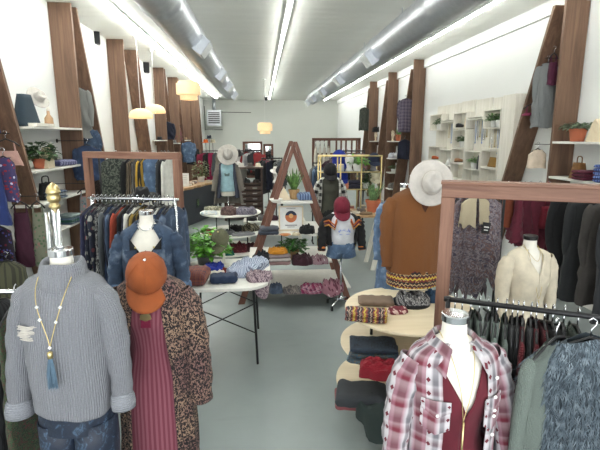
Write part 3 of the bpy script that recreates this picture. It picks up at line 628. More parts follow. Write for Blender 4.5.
def man_plaid():
    p = P(455, 318, 1.75); NT = p.z; t = mannequin('mannequin in red, white and grey plaid western shirt, front right', (p.x, p.y, 0), NT, R(4), knob=False)
    def vneck(d): return max(0, .62 * (1 - (d - .12) / .24)) if d < .36 else 0
    garment(t, 'camisole', NT, [(.115, .13, .078, .008), (.14, .168, .094, .008), (.19, .178, .107, 0), (.26, .172, .126, -.012), (.33, .167, .133, -.018), (.5, .14, .108, 0), (.7, .18, .13, 0), (1.0, .19, .14, 0)], MAR, vneck, seed=3, fold=.005)
    k = garment(t, 'plaid_shirt', NT, [(.09, .082, .072, .01), (.11, .14, .09, .005), (.145, .19, .112, .003), (.22, .206, .134, 0), (.4, .2, .155, -.008), (.6, .2, .155, 0), (.85, .215, .16, 0), (1.0, .22, .165, 0)], PLAID, lambda d: .5 + max(0, .3 - d) * .7 if d > .3 else .5 + max(0, d - .1) * .0, 5, .014, 90)
    cl = collar(k, NT, PLAID, .076, .125, .5, .05, .05, -.085)
    for s in (-1, 1):
        m = M(); A = []
        for j in range(5):   # shoulder yoke, pointed at the front
            q = j / 4; A.append([((.08 + .115 * i / 8) * s, -(.085 + .03 * q + .012 * sin(i / 8 * pi)) - (.02 if j else 0), NT - .125 - .04 * i / 8 - q * (.05 + .06 * (1 - abs(i / 4 - 1)))) for i in range(9)])
        sleeve(k, 'sleeve', [(s * .17, .0, NT - .165, .055), (s * .21, 0, NT - .26, .064), (s * .242, -.02, NT - .42, .058), (s * .262, -.045, NT - .58, .05), (s * .27, -.06, NT - .7, .042)], PLAID, 13 + s, .08, cuff=(MAR, 1.1, .06))
        w = M(); pts = []
        for i in range(9):
            x = s * (.075 + .1 * i / 8); pts.append((x, -sqrt(max(.01, 1 - (x / .206) ** 2)) * .15 - .013))
        top, bot = [], []
        for i, (x, y) in enumerate(pts): top.append((x, y, NT - .3 + .0)); bot.append((x, y, NT - .415 - .03 * (1 - abs(i / 4 - 1))))
        w.loft([top, bot], False); w.build('chest_pocket', PLAID, k, solid=.004)
        w = M(); fl = [(x, y - .006, NT - .332 - .035 * (1 - abs(i / 4 - 1))) for i, (x, y) in enumerate(pts)]; tp = [(x, y - .003, NT - .292) for x, y in pts]; w.loft([tp, fl], False); w.build('pocket_flap', PLAID, k, solid=.004)
        w = M(); w.lathe([(.007, 0), (.007, .003), (.002, .004)], 12, (0, 0, 0), Matrix.Translation((pts[4][0], pts[4][1] - .01, NT - .352)) @ Matrix.Rotation(pi / 2, 4, 'X')); w.build('snap_button', WHITEP, k)
    for i in range(8):
        d = .2 + i * .085; a = -pi / 2 - .6 + .0; w = M(); x = .2 * cos(-pi / 2 + .62); y = -.152
        w.lathe([(.0075, 0), (.0075, .003), (.002, .004)], 12, (0, 0, 0), Matrix.Translation((x, y, NT - d)) @ Matrix.Rotation(pi / 2, 4, 'X')); w.build('snap_button', WHITEP, k)
    nl = necklace(t, [(-.058, .02, NT - .06), (-.05, -.085, NT - .13), (-.03, -.14, NT - .25), (-.022, -.158, NT - .36), (-.02, -.158, NT - .38), (-.016, -.158, NT - .36), (.02, -.14, NT - .25), (.05, -.085, NT - .13), (.058, .02, NT - .06)], BRASS, .0018)
    m = M(); m.tube([(-.019, -.16, NT - .38), (-.019, -.162, NT - .6)], .0045, 8); m.build('bar_pendant', BRASS, nl, smooth=True)
man_plaid()
def man_cream():
    p = P(530.5, 238, 3.5); NT = p.z; t = mannequin('mannequin in draped cream blouse with long necklace, behind the right wooden frame', (p.x, p.y, 0), NT, R(6), capm=solid('dark_cap_metal', (60, 58, 58), .3, .8), knob=False)
    C1 = cloth((226, 214, 192))
    k = garment(t, 'blouse', NT, [(.085, .075, .066, .01), (.105, .13, .082, .005), (.14, .185, .1, .003), (.22, .192, .13, 0), (.3, .185, .142, -.012), (.4, .168, .14, -.01), (.55, .15, .115, 0), (.7, .18, .135, 0), (.8, .185, .14, 0)], C1, lambda d: max(0, .55 * (1 - (d - .08) / .2)), 5, .008)
    for s in (-1, 1): sleeve(k, 'sleeve', [(s * .165, .0, NT - .165, .055), (s * .205, 0, NT - .26, .066), (s * .225, -.01, NT - .45, .054), (s * .225, -.04, NT - .66, .04)], C1, 3 + s, .03)
    nl = necklace(t, [(-.058, .02, NT - .06), (-.06, -.08, NT - .12), (-.03, -.15, NT - .35), (0, -.165, NT - .47), (.03, -.15, NT - .35), (.06, -.08, NT - .12), (.058, .02, NT - .06)], BRASS, .002)
    necklace(t, [(-.058, .0, NT - .05), (-.055, -.06, NT - .1), (0, -.11, NT - .17), (.055, -.06, NT - .1), (.058, .0, NT - .05)], BRASS, .002)
    m = M(); m.tube([(0, -.168, NT - .48), (0, -.17, NT - .56)], [.003, .008], 8); m.build('pendant', BRASS, nl)
man_cream()
def man_shorts():
    p = P(342, 205, 5.6); NT = p.z; t = mannequin('mannequin in maroon cap, black jacket with orange chevrons and denim shorts', (p.x, p.y, 0), NT, R(3), knob=False, cut=.6)
    ts = garment(t, 'shirt', NT, [(.08, .075, .066, .01), (.105, .13, .084, .005), (.14, .172, .1, .003), (.22, .18, .12, 0), (.4, .16, .135, -.005), (.48, .17, .13, 0)], cloth((226, 226, 230)), None, 5, .008)
    m = M(); rd = random.Random(3)
    for i in range(9):      # blue brush lettering
        x = -.07 + i * .017; m.tube([(x, -.147 + abs(x) * .1, NT - .32), (x + .006, -.152 + abs(x) * .1, NT - .29 + rd.uniform(-.01, .02)), (x + .014, -.148 + abs(x) * .1, NT - .325)], .004, 5)
    m.tube([(-.06, -.147, NT - .35), (.07, -.147, NT - .345)], .003, 5); m.build('shirt_print', solid('blue_print', (70, 110, 200), .7), ts)
    k = garment(t, 'jacket', NT, [(.085, .08, .072, .01), (.11, .14, .09, .005), (.15, .2, .115, .003), (.22, .215, .13, 0), (.4, .205, .15, -.005), (.5, .19, .148, 0)], cloth((26, 25, 28)), lambda d: .72 + d * .3, 5, .012)
    for s in (-1, 1):
        sleeve(k, 'sleeve', [(s * .175, .0, NT - .17, .06), (s * .225, 0, NT - .28, .068), (s * .252, -.02, NT - .42, .056), (s * .262, -.04, NT - .56, .046)], cloth((26, 25, 28)), 3 + s, .07, cuff=(cloth((214, 120, 50), 'hstripe', (40, 24, 30)), 1.05, .05))
        for q, c in ((0, (206, 110, 48)), (.03, (130, 30, 60)), (.055, (214, 150, 70))):
            m = M(); m.tube([(s * .09, -.118, NT - .16 - q * .6), (s * .12, -.142, NT - .23 - q), (s * .19, -.115, NT - .17 - q), (s * .235, -.05, NT - .2 - q)], .011, 6, 1); m.build('chevron_stripe', cloth(c), k, smooth=True)
    sh = garment(t, 'denim_shorts', NT, [(.42, .15, .12, 0), (.48, .168, .13, 0), (.54, .175, .132, 0), (.6, .165, .12, 0)], DENL, None, 2, .004)
    for s in (-1, 1):
        m = M(); m.tube([(s * .082, 0, NT - .56), (s * .088, 0, NT - .62), (s * .095, 0, NT - .67)], [.088, .094, .098], 22, 1.1, False, .03, s + 4); m.build('shorts_leg', DENL, sh, smooth=True, solid=.006)
    cp = bpy.data.objects.new('baseball_cap', None); COL.objects.link(cp); cp.parent = t; cp.location = (0, .02, NT - .03); cp.rotation_euler = (R(40), 0, R(-4)); cap_parts(cp, Matrix(), cloth((136, 24, 52)), 1.12)
man_shorts()
def man_tan():
    p = P(417, 181, 3.38); NT = p.z + .02; t = mannequin('mannequin bust in tan sweater and wide cream hat on the round tiered table', (p.x, p.y, 0), NT, R(2), base='disc', floor=.885, knob=False, name='mannequin_bust')
    for ch in list(t.children):
        if ch.name.startswith(('stand_pole', 'stand_base')): ch.data.materials[0] = BLACK
    k = garment(t, 'sweater', NT, [(.075, .07, .064, .0), (.1, .12, .085, .003), (.13, .175, .1, .003), (.2, .2, .125, 0), (.35, .2, .14, -.005), (.6, .2, .15, 0), (.72, .205, .15, 0)], cloth((164, 98, 38), 'knit', None, None, .6), None, 5, .01)
    garment(t, 'patterned_hem', NT, [(.69, .195, .146, 0), (.76, .205, .155, 0), (.83, .205, .158, 0)], cloth((140, 52, 40), 'aztec', (44, 32, 34), (190, 160, 120)), None, 6, .012)
    for s in (-1, 1): sleeve(k, 'sleeve', [(s * .165, .0, NT - .16, .055), (s * .205, 0, NT - .26, .062), (s * .218, .0, NT - .45, .054), (s * .215, -.02, NT - .68, .042)], cloth((164, 98, 38), 'knit', None, None, .6), 3 + s, .07)
    m = M(); m.prism([(-.028, -.18), (.03, -.185), (.002, -.24)], -.139, -.128); m.build('keyhole_opening', cloth((86, 44, 20)), k, loc=(.02, 0, NT))
    ht = bpy.data.objects.new('brimmed_hat', None); COL.objects.link(ht); ht.parent = t; ht.location = (.05, -.15, NT - .02); ht.rotation_euler = (R(80), R(4), R(-6)); hat_parts(ht, Matrix(), cloth((208, 202, 194)), .92, cloth((190, 182, 172)), .178)
    return t
man_tan()
def man_blue():
    p = P(403, 186, 3.85); NT = p.z + .0; t = mannequin('mannequin in light denim dress, mostly hidden behind the tan sweater', (p.x + .03, p.y, 0), NT, 0, knob=False)
    k = garment(t, 'denim_dress', NT, [(.075, .07, .064, .0), (.1, .12, .085, .003), (.13, .175, .1, .003), (.2, .2, .125, 0), (.4, .19, .14, -.005), (.7, .22, .16, 0), (1.0, .25, .18, 0)], DENL, None, 5, .02)
    for s in (-1, 1): sleeve(k, 'sleeve', [(s * .165, .0, NT - .16, .055), (s * .205, 0, NT - .26, .06), (s * .225, .0, NT - .45, .05), (s * .23, -.02, NT - .65, .042)], DENL, 3 + s, .07)
man_blue()
# ---------------- wooden frames and racks ----------------
def arch(label, a, b, z, w=.085, top=True):
    a, b = Vector(a + (0,)), Vector(b + (0,)); c = (a + b) / 2; L = (b - a).length; rz = atan2(b.y - a.y, b.x - a.x)
    t = thing('wooden_arch', label, 'wooden frame', c, rz, None); m = M(); m.box((0, 0, z - w / 2), (L + w, w, w)); m.build('top_beam', WARCH['X'], t, .005)
    if top: M().box((0, .0, z + .008), (L + w + .01, w + .05, .016)).build('top_board', WARCH['X'], t, .003)
    for s in (-1, 1):
        M().box((s * L / 2, 0, (z - w) / 2), (w, w, z - w)).build('post', WARCH['Z'], t, .005)
    M().box((0, .0, .3), (L - w, w * .8, w * .8)).build('bottom_rail', WARCH['X'], t, .004)
    return t
a0 = P(87, 154, 4.75); a1 = P(177, 159, 4.35)
arch('tall reddish wooden frame around the clothes rack, left of the counter', (a0.x, a0.y), (a1.x, a1.y), 2.05, .065, False)
b0 = P(449, 186, 2.5)
arch('tall reddish wooden frame behind the front right clothes rack', (b0.x, b0.y), (b0.x + .98, b0.y - .42), 1.935, .075)
def rack(label, a, b, z, name='garment_rack', mat=None, r=.013, legs=(True, True), group=None, ends=.0, feet=.22):
    mat = mat or CHROME; a, b = Vector(a + (0,)), Vector(b + (0,)); L = (b - a).length; rz = atan2(b.y - a.y, b.x - a.x)
    t = thing(name, label, 'clothes rack', a, rz, group); m = M(); m.tube([(-ends, 0, z - r - .003), (L + ends, 0, z - r - .003)], r, 10); m.build('rail', mat, t, smooth=True)
    for x, g in ((0, legs[0]), (L, legs[1])):
        if g:
            m = M(); m.tube([(x, 0, .06), (x, 0, z - .002)], r, 10); m.build('upright', mat, t, smooth=True)
            m = M(); m.tube([(x, -feet, .03), (x, feet, .03)], r * 1.1, 10); m.tube([(x, 0, .03), (x, 0, .09)], r * 1.2, 10); m.build('foot', mat, t, smooth=True)
    return t
def garments(a, b, z, items, where, group, rz=None, w=.42, L=.95, seed=0, hm=None, near='from the left'):
    """row of hanging garments; items: (position 0..1, kind, colour word, material, options)"""
    a, b = Vector(a), Vector(b); ang = atan2(b.y - a.y, b.x - a.x) + pi / 2 if rz is None else rz; cnt = {}
    for i, it in enumerate(items):
        q, kind, col_, mat = it[:4]; o = dict(it[4]) if len(it) > 4 else {}
        p = a + (b - a) * q; rd = random.Random(seed * 31 + i)
        kw = dict(L=o.get('L', L) * rd.uniform(.95, 1.05), w=o.get('w', w), t=o.get('t', .05), sleeve=o.get('sleeve', .5 if kind in ('shirt', 'jacket', 'cardigan', 'sweater', 'blouse', 'coat') else 0), flare=o.get('flare', 1.05 if kind != 'dress' else 1.25), seed=seed * 100 + i, straps=o.get('straps', False), fold=o.get('fold', .5), sm=o.get('sm'))
        hang('hanging_' + kind, f'{col_} {kind}, {ORD[i]} {near} {where}', kind, (p.x, p.y, z + o.get('dz', 0)), ang + rd.uniform(-.12, .12) + o.get('rz', 0), mat, group=group, hang_mat=hm, **kw)
# left chrome rack
NAVY = cloth((30, 36, 58)); NAVP = cloth((48, 50, 84)); NFL = cloth((26, 32, 52), 'floral', (170, 170, 160), (120, 60, 70), .7); RUST = cloth((168, 64, 38)); BLK = cloth((26, 26, 29)); GRY = cloth((96, 100, 104)); DGR = cloth((56, 58, 62)); WHT = cloth((222, 220, 212)); SAGE = cloth((142, 156, 148), 'knit', None, None, .7)
r0 = P(91, 195, 4.2); r1 = P(175, 197, 4.02); Z1 = 1.67
rack('chrome rolling clothes rack inside the left wooden frame', (r0.x, r0.y), (r1.x, r1.y), Z1, 'garment_rack', CHROME, ends=.03)
BWP = cloth((36, 36, 38), 'spots', (180, 180, 176), None, .8)
garments(r0, r1, Z1, [
 (.03, 'dress', 'plain dark indigo', NAVP), (.08, 'dress', 'navy floral', NFL), (.13, 'blouse', 'navy floral', NFL), (.18, 'dress', 'black and white speckled', BWP),
 (.24, 'shirt', 'dark blue denim', DEND, {'sm': GRY}), (.3, 'jacket', 'mid blue denim', DEN), (.35, 'shirt', 'navy', NAVY), (.4, 'cardigan', 'bright rust red', RUST, {'L': 1.0}),
 (.45, 'dress', 'black', BLK), (.5, 'shirt', 'navy', NAVY), (.56, 'blouse', 'white', WHT, {'L': .7}), (.63, 'blouse', 'mustard striped', cloth((170, 140, 60), 'vstripe', (60, 56, 50)), {'L': .7}), (.7, 'dress', 'black and white speckled', BWP), (.76, 'shirt', 'dark grey', DGR), (.82, 'blouse', 'white', WHT), (.87, 'jacket', 'dark denim', DEND), (.92, 'coat', 'navy', NAVY), (.97, 'shirt', 'washed denim', DEN)],
 'on the left chrome rack', 'clothes on the left chrome rack', seed=1, w=.4, L=.92)
# rack behind, against the left wall
c0 = P(100, 154, 6.5); c1 = P(176, 156, 6.3); Z2 = 1.99
rack('black clothes rack seen through the left wooden frame', (c0.x - .02, c0.y), (c1.x, c1.y), Z2, 'garment_rack', BLACK, feet=.18)
GD = cloth((44, 52, 46), 'spots', (112, 118, 104), None, .8)
hang('hanging_dress', 'dark green and black printed dress facing forward behind the left wooden frame', 'dress', P(115, 155, 6.45) * 1, R(4), GD, L=.72, w=.38, t=.1, flare=1.15, seed=31, group='clothes on the black rack by the left wall').location.z = Z2
garments(P(132, 155, 6.45), P(146, 155, 6.4), Z2, [(.0, 'blouse', 'black', BLK), (.3, 'dress', 'tan and black', cloth((150, 132, 104), 'vstripe', (40, 38, 36), None, .6)), (.6, 'dress', 'black striped', cloth((40, 40, 42), 'vstripe', (150, 148, 140), None, .6)), (.95, 'shirt', 'black and yellow', cloth((30, 30, 32), 'vstripe', (190, 150, 50), None, 1.4))], 'on the black rack by the left wall', 'clothes on the black rack by the left wall', rz=R(62), seed=3, w=.36, L=.7)
hang('hanging_shirt', 'pale washed denim shirt facing forward under the left wooden frame beam', 'shirt', tuple(P(153, 156, 6.35)[:2]) + (Z2,), R(3), DENL, L=.6, w=.38, t=.09, sleeve=.42, seed=33, group='clothes on the black rack by the left wall')
garments(P(161, 156, 6.3), P(169, 156, 6.3), Z2, [(.1, 'dress', 'black and white leafy', BWP), (.5, 'blouse', 'charcoal', DGR), (.95, 'blouse', 'white', WHT)], 'right of the pale denim shirt', 'clothes on the black rack by the left wall', rz=R(72), seed=4, w=.34, L=.72)
# bust with the black hat
p = P(147, 200, 5.2); t = mannequin('white mannequin bust wearing a black felt hat above the chrome rack', (p.x, p.y, 0), p.z + .02, 0, base='disc', capm=WHITEP, knob=False, name='mannequin_bust')
hh = bpy.data.objects.new('brimmed_hat', None); COL.objects.link(hh); hh.parent = t; hh.location = (-.04, -.02, p.z + .04); hh.rotation_euler = (R(14), 0, 0); hat_parts(hh, Matrix(), cloth((32, 32, 34)), .95, cloth((18, 18, 20)), .175)
# front left rack with the gold finial
q = P(54, 200, 2.5); fx, fy = q.x, q.y
t = thing('finial_rack', 'chrome rack upright topped by gold acorn finial, behind the grey sweater', 'clothes rack', (fx, fy, 0), R(178))
m = M(); m.tube([(0, 0, .06), (0, 0, 1.825)], .02, 16); m.tube([(.055, .02, .5), (.04, .01, 1.8)], .012, 12); m.build('upright', CHROME, t, smooth=True)
m = M(); m.lathe([(.026, 0), (.036, .01), (.036, .025), (.026, .032), (.03, .045), (.04, .055), (.044, .08), (.036, .1), (.045, .106), (.045, .116), (.043, .13), (.032, .155), (.014, .172), (.005, .178)], 24, (0, 0, 0), Matrix.Translation((0, 0, 1.82)) @ Matrix.Scale(.78, 4)); m.build('finial', BRASS, t, smooth=True)
m = M(); m.tube([(0, 0, 1.36), (.85, 0, 1.36)], .013, 10); m.build('rail', CHROME, t, smooth=True)
m = M(); m.tube([(0, -.25, .03), (0, .25, .03)], .018, 10); m.tube([(.85, -.25, .03), (.85, .25, .03)], .018, 10); m.tube([(.85, 0, .03), (.85, 0, 1.37)], .014, 10); m.build('foot', CHROME, t, smooth=True)
garments((fx - .16, fy, 0), (fx - .75, fy, 0), 1.385, [(.15, 'dress', 'dark green patterned', cloth((40, 58, 44), 'paisley', (84, 108, 70), (120, 60, 60))), (.35, 'dress', 'black ribbed', cloth((34, 34, 38), 'vstripe', (70, 72, 76), None, .5)), (.55, 'dress', 'brown and grey', cloth((88, 74, 62), 'spots', (50, 46, 46))), (.8, 'blouse', 'dark plum', cloth((70, 30, 48)))], 'on the finial rack', 'clothes on the finial rack', seed=5, L=1.1, near='counted from the finial')

# clothes on the left wall pegs
def peg(label, c, L=.3, name='wall_peg', ax=(1, 0, 0), mat=None):
    m = M(); m.tube([(0, 0, 0), tuple(L * k for k in ax)], .005, 8); o = m.build('peg_rod', mat or BLACK, None); 
    t = thing(name, label, 'wall peg', c); o.parent = t; m = M(); m.lathe([(.03, 0), (.03, .008), (.006, .01)], 16, (0, 0, 0), Matrix.Rotation(pi / 2 * (1 if ax[0] > 0 else -1), 4, 'Y')); m.build('mounting_plate', mat or BLACK, t); return t
def whang(px, py, Y, X, kind, label, mat, L, w=.34, group='clothes hanging on the left wall', side=-1, peg_it=True, **k):
    z = P(px, py, Y).z + (.19 if k.get('straps') else .09); wall = XL if side < 0 else XR
    if peg_it: peg(f'black metal peg on the {"left" if side < 0 else "right"} wall holding {" ".join(re.split(" on | beside | in | at | below | hanging | inside | under | nearest | with | right of ", label)[0].split()[:9])}', (wall, Y, z - .012), abs(X - wall) + .05, ax=(-side, 0, 0))
    return hang('hanging_' + kind, label, kind, (X, Y, z), k.pop('rz', R(8) * (1 if side < 0 else -1)), mat, L=L, w=w, group=group, **k)
BLUE = cloth((34, 56, 124)); 
whang(2, 96, 5.0, -2.86, 'blouse', 'bright blue blouse at the top left picture edge', BLUE, .45, t=.1, seed=41)
whang(14, 150, 5.3, -2.78, 'skirt', 'pale peach lace skirt on the left wall beside the leaning timber', cloth((206, 164, 150), 'rows', None, None, .8), .36, .28, straps=True, t=.08, seed=42)
whang(2, 164, 4.9, -2.84, 'dress', 'long cobalt blue dress below the peach skirt', BLUE, .72, t=.1, flare=1.3, seed=43)
whang(14, 158, 5.06, -2.7, 'blouse', 'red, white and blue patterned blouse beside the cobalt dress', cloth((70, 60, 110), 'floral', (170, 40, 60), (190, 190, 210)), .55, .2, t=.1, seed=44, peg_it=False)
whang(10, 226, 5.0, -2.86, 'dress', 'dark floral dress with blue flowers below the cobalt dress', cloth((44, 30, 50), 'floral', (90, 90, 170), (130, 30, 60)), .9, t=.1, seed=45)
whang(24, 212, 5.2, -2.66, 'dress', 'long deep plum dress beside the leaning timber', cloth((78, 28, 54)), .8, .2, t=.09, seed=46, straps=True)
whang(33, 212, 5.24, -2.5, 'dress', 'long sage and pink floral dress nearest the leaning timber', cloth((140, 142, 120), 'floral', (90, 120, 84), (176, 130, 120)), .8, .16, t=.09, seed=47, straps=True)
whang(10, 262, 4.7, -2.6, 'skirt', 'olive pleated skirt hanging low at the left picture edge', cloth((98, 98, 74), 'vstripe', (70, 70, 54)), .7, .34, t=.12, seed=48, fold=.8)
whang(78, 88, 7.6, -2.86, 'cardigan', 'long pale grey cardigan hanging inside the second left timber frame', cloth((164, 166, 160), 'knit'), .85, .36, t=.12, sleeve=.5, seed=51)
whang(80, 128, 7.62, -2.76, 'jacket', 'washed denim jacket below the grey cardigan', DEN, .42, .3, t=.1, sleeve=.3, seed=52)
whang(78, 146, 7.2, -2.62, 'shirt', 'dark denim shirt hanging below the denim jacket', DEND, .6, .34, t=.12, sleeve=.4, seed=53)
whang(81, 178, 7.5, -2.7, 'dress', 'dark brown speckled dress under the dark denim shirt', cloth((48, 38, 34), 'spots', (82, 68, 58)), .8, .3, t=.1, seed=54)
whang(73, 196, 6.7, -2.5, 'dress', 'pale grey floral dress hanging right of the folded denim shelf', cloth((150, 158, 156), 'floral', (190, 120, 120), (80, 110, 120), 1.0), .95, .26, t=.12, seed=55, straps=True)
whang(163, 122, 14.1, -2.8, 'shirt', 'navy shirt hanging inside the timber frame behind dome pendants', NAVY, .6, .4, t=.12, sleeve=.4, seed=56)

# right: clothes behind the wooden frame
s0 = P(448, 193, 4.5); s1 = P(500, 194, 4.3); ZR = 1.68
rack('black clothes rack holding the purple paisley dresses', (s0.x - .05, s0.y), (s1.x + .05, s1.y), ZR, 'garment_rack', BLACK, feet=.2)
PAI = cloth((92, 82, 100), 'paisley', (178, 166, 168), (150, 116, 104), .42)
gR = 'clothes on the black rack behind the right wooden frame'
hang('hanging_dress', 'pale blue denim dress at the left end behind the right wooden post', 'dress', (s0.x + .0, s0.y, ZR), R(60), DEN, L=.75, w=.3, t=.06, seed=61, group=gR)
for i, (px, a, ll, ds) in enumerate([(458, 40, .95, 'leftmost and half hidden'), (465, 25, 1.05, 'second from left, nearly facing forward'), (476, 5, 1.08, 'widest, facing forward below the cream vest'), (486, -20, .95, 'rightmost, turned aside')]):
    hang('hanging_dress', f'grey purple paisley dress with ragged hem, {ds}', 'dress', (P(px, 193, 4.4).x, 4.46 - .04 * i, ZR), R(a), PAI, L=ll, w=.26, t=.09, flare=1.3, seed=62 + i, group=gR, fold=1.1, rag=.09)
hang('hanging_vest', 'cream crochet lace vest in front of the paisley dresses', 'vest', (P(480, 193, 4.25).x, 4.32, ZR + .02), R(4), cloth((206, 192, 160), 'rows', None, None, .7), L=.38, w=.3, t=.1, seed=67, rag=.03, group=gR, open_front=.06, n=40)
m = M(); m.box((0, 0, 0), (.075, .01, .11)); tg = m.build('price_card', BPLAS, None, loc=(P(486, 228, 4.2).x, 4.2, P(486, 228, 4.2).z), rot=(0, R(8), 0)); tag(tg, 'small black price card hanging below the cream vest', 'price card')
m = M(); m.box((0, -.006, .01), (.05, .003, .012)); m.box((0, -.006, -.02), (.04, .003, .008)); m.build('white_print', WHITEP, tg)
u0 = P(503, 200, 5.1); u1 = P(556, 198, 5.0); ZU = 1.66
rack('black clothes rack holding the maroon dresses near the right wall', (u0.x - .02, 5.1), (u1.x - .02, 5.1), ZU, 'garment_rack', BLACK, feet=.2)
gM = 'clothes on the maroon rack'
hang('hanging_blouse', 'dusty pink blouse hanging left of the maroon dresses', 'blouse', (P(524, 193, 5.1).x, 5.1, ZU), R(30), cloth((190, 138, 134)), L=.34, w=.26, t=.08, seed=71, group=gM)
hang('hanging_dress', 'rust orange dress low on the left of the maroon rack', 'dress', (P(509, 193, 5.1).x, 5.12, ZU), R(12), cloth((150, 74, 44)), L=.52, w=.22, t=.07, seed=72, group=gM, straps=True)
for i, (px, a, ds) in enumerate([(519, 70, 'leftmost, seen edge on'), (530, 20, 'second from the left, shiny and pleated'), (539, 8, 'third from the left, longest'), (548, 5, 'rightmost, against the timber')]):
    hang('hanging_dress', f'deep maroon dress on the maroon rack, {ds}', 'dress', (P(px, 193, 5.1).x, 5.1, ZU), R(a), cloth((104, 22, 46) if i % 2 else (120, 34, 58)), L=.7 + .06 * i, w=.26, t=.1, flare=1.2, seed=73 + i, group=gM, fold=.9)
# coats on the right wall
gC = 'dark coats on the right wall rack'
rack('black clothes rack running along the right wall holding dark coats', (3.3, 2.95), (3.3, 4.75), 1.68, 'garment_rack', BLACK, feet=.2)
for i, (y, k, c, mt, L_) in enumerate([(4.75, 'coat', 'plain black', BLK, .9), (4.5, 'coat', 'very dark grey', cloth((44, 45, 48)), .85), (4.25, 'cardigan', 'brown grey', cloth((74, 68, 64)), .8), (4.0, 'coat', 'charcoal wool', cloth((62, 64, 68)), .9), (3.8, 'coat', 'mid grey wool', cloth((84, 87, 92)), .9), (3.58, 'blouse', 'black and magenta floral', cloth((34, 28, 34), 'floral', (170, 30, 90), (190, 170, 170), .6), .6), (3.4, 'cardigan', 'dark green', cloth((52, 66, 44)), .8), (3.22, 'jacket', 'black', BLK, .7)]):
    hang('hanging_' + k, f'{c} {k} on the right wall rack, {ORD[i]} from its far end', k, (3.3, y - .25, 1.68), R(-8 + 3 * (i % 3)), mt, L=L_ + .3, w=.44, t=.1, sleeve=.56, seed=80 + i, group=gC)
# right wall pegs
gP = 'clothes hanging on the right wall'
RW = dict(side=1, group=gP)
whang(545, 64, 6.3, 3.97, 'cardigan', 'pale grey knit cardigan inside the nearest right timber frame', cloth((170, 173, 174), 'knit'), .95, .25, t=.2, sleeve=.5, seed=91, **RW)
whang(549, 62, 6.2, 3.98, 'scarf', 'dark purple scarf looped over the grey cardigan hanger', cloth((96, 26, 62)), .5, .12, t=.14, seed=92, straps=True, peg_it=False, **RW)
whang(541, 112, 6.45, 3.9, 'skirt', 'dark pink ruffled skirt below the pale grey cardigan', cloth((132, 40, 74)), .24, .28, t=.1, seed=93, peg_it=False, straps=True, **RW)
whang(545, 150, 6.1, 3.82, 'blouse', 'cream ruffled blouse on black hanger inside right timber frame', cloth((218, 200, 178)), .34, .24, t=.1, seed=94, **RW)
whang(409, 99, 12.2, 3.85, 'shirt', 'purple plaid shirt hanging inside the middle right timber frame', cloth((104, 92, 116), 'plaid', (60, 50, 70), (160, 150, 160), .8), .95, .36, t=.16, sleeve=.5, seed=95, **RW)
whang(408, 140, 12.2, 3.85, 'blouse', 'navy blouse below the purple plaid shirt', NAVY, .6, .34, t=.15, seed=96, **RW)
whang(373, 108, 17.0, 3.8, 'dress', 'dark printed dress inside the farthest right timber frame', GD, .9, .36, t=.2, seed=97, **RW)
# front right rack
f0 = Vector((.93, 2.12, 0)); fd = Vector((.9, -.44, 0)).normalized(); f1 = f0 + fd * 1.15; ZF = 1.405
rack('black clothes rack across the front right with knitwear on it', (f0.x, f0.y), (f1.x, f1.y), ZF, 'garment_rack', BLACK, r=.013, ends=.02)
gF = 'clothes on the front right rack'
MK = cloth((112, 22, 34), 'rows', None, None, .6); SG = cloth((136, 152, 144)); 
it = [(.03, 'blouse', 'maroon', MAR), (.06, 'blouse', 'black', BLK), (.095, 'sweater', 'pale sage ribbed', SAGE), (.13, 'sweater', 'sage green velvet', SG), (.165, 'cardigan', 'sage green', SAGE), (.2, 'sweater', 'sage green velvet', SG), (.235, 'cardigan', 'sage green', SAGE), (.26, 'camisole', 'black', BLK), (.28, 'camisole', 'black', BLK), (.3, 'sweater', 'maroon knitted', MK, {'t': .04}), (.33, 'camisole', 'charcoal', DGR), (.35, 'sweater', 'maroon knitted', MK), (.38, 'sweater', 'dark red knitted', MK), (.41, 'camisole', 'black', BLK), (.45, 'camisole', 'black', BLK), (.5, 'cardigan', 'sage green', SAGE)]
garments(f0, f1, ZF, [(q[0], q[1], q[2], q[3], {'t': .035, 'sleeve': .5 if q[1] in ('cardigan', 'sweater') else 0, 'L': .4 if q[1] == 'camisole' else .85}) for q in it], 'on the front right rack', gF, seed=9, w=.36, L=.85)
hang('hanging_cardigan', 'pale sage ribbed cardigan right beside the shaggy fur vest', 'cardigan', (1.27, 1.76, ZF), R(30), SAGE, L=.85, w=.44, t=.07, sleeve=.62, seed=111, group=gF)
# shaggy fur vest
fp = f0 + fd * .82; t = thing('fur_vest', 'shaggy blue grey faux fur vest hanging at the front right edge', 'vest', (1.40, 1.72, ZF + .012), R(-4), gF)
hanger(t, .36); FURC = cloth((74, 86, 96)); m = M(); rings = []; wv = waves(5, 3, 3)
def fur_pt(q, ph):
    z = -.06 - .78 * q; a = .1 + .15 * min(1, q / .1) ** .5 + .02 * q; b = .035 + .05 * min(1, q / .15)
    return Vector((a * cos(ph), b * sin(ph), z - .03 * abs(cos(ph)) * (1 if q > .01 else 1)))
for j in range(20): rings.append([fur_pt(j / 19, 2 * pi * i / 32) for i in range(32)])
m.loft(rings); fb = m.build('vest_body', FURC, t, smooth=True)
nF = N('faux_fur', .7, 0, .2); nF.color(nF.ramp(nF.noise(nF.map('Object'), 30, 3), [(.3, (58, 68, 78)), (.5, (96, 110, 120)), (.7, (140, 152, 160))])); m = M(); rd = random.Random(12)
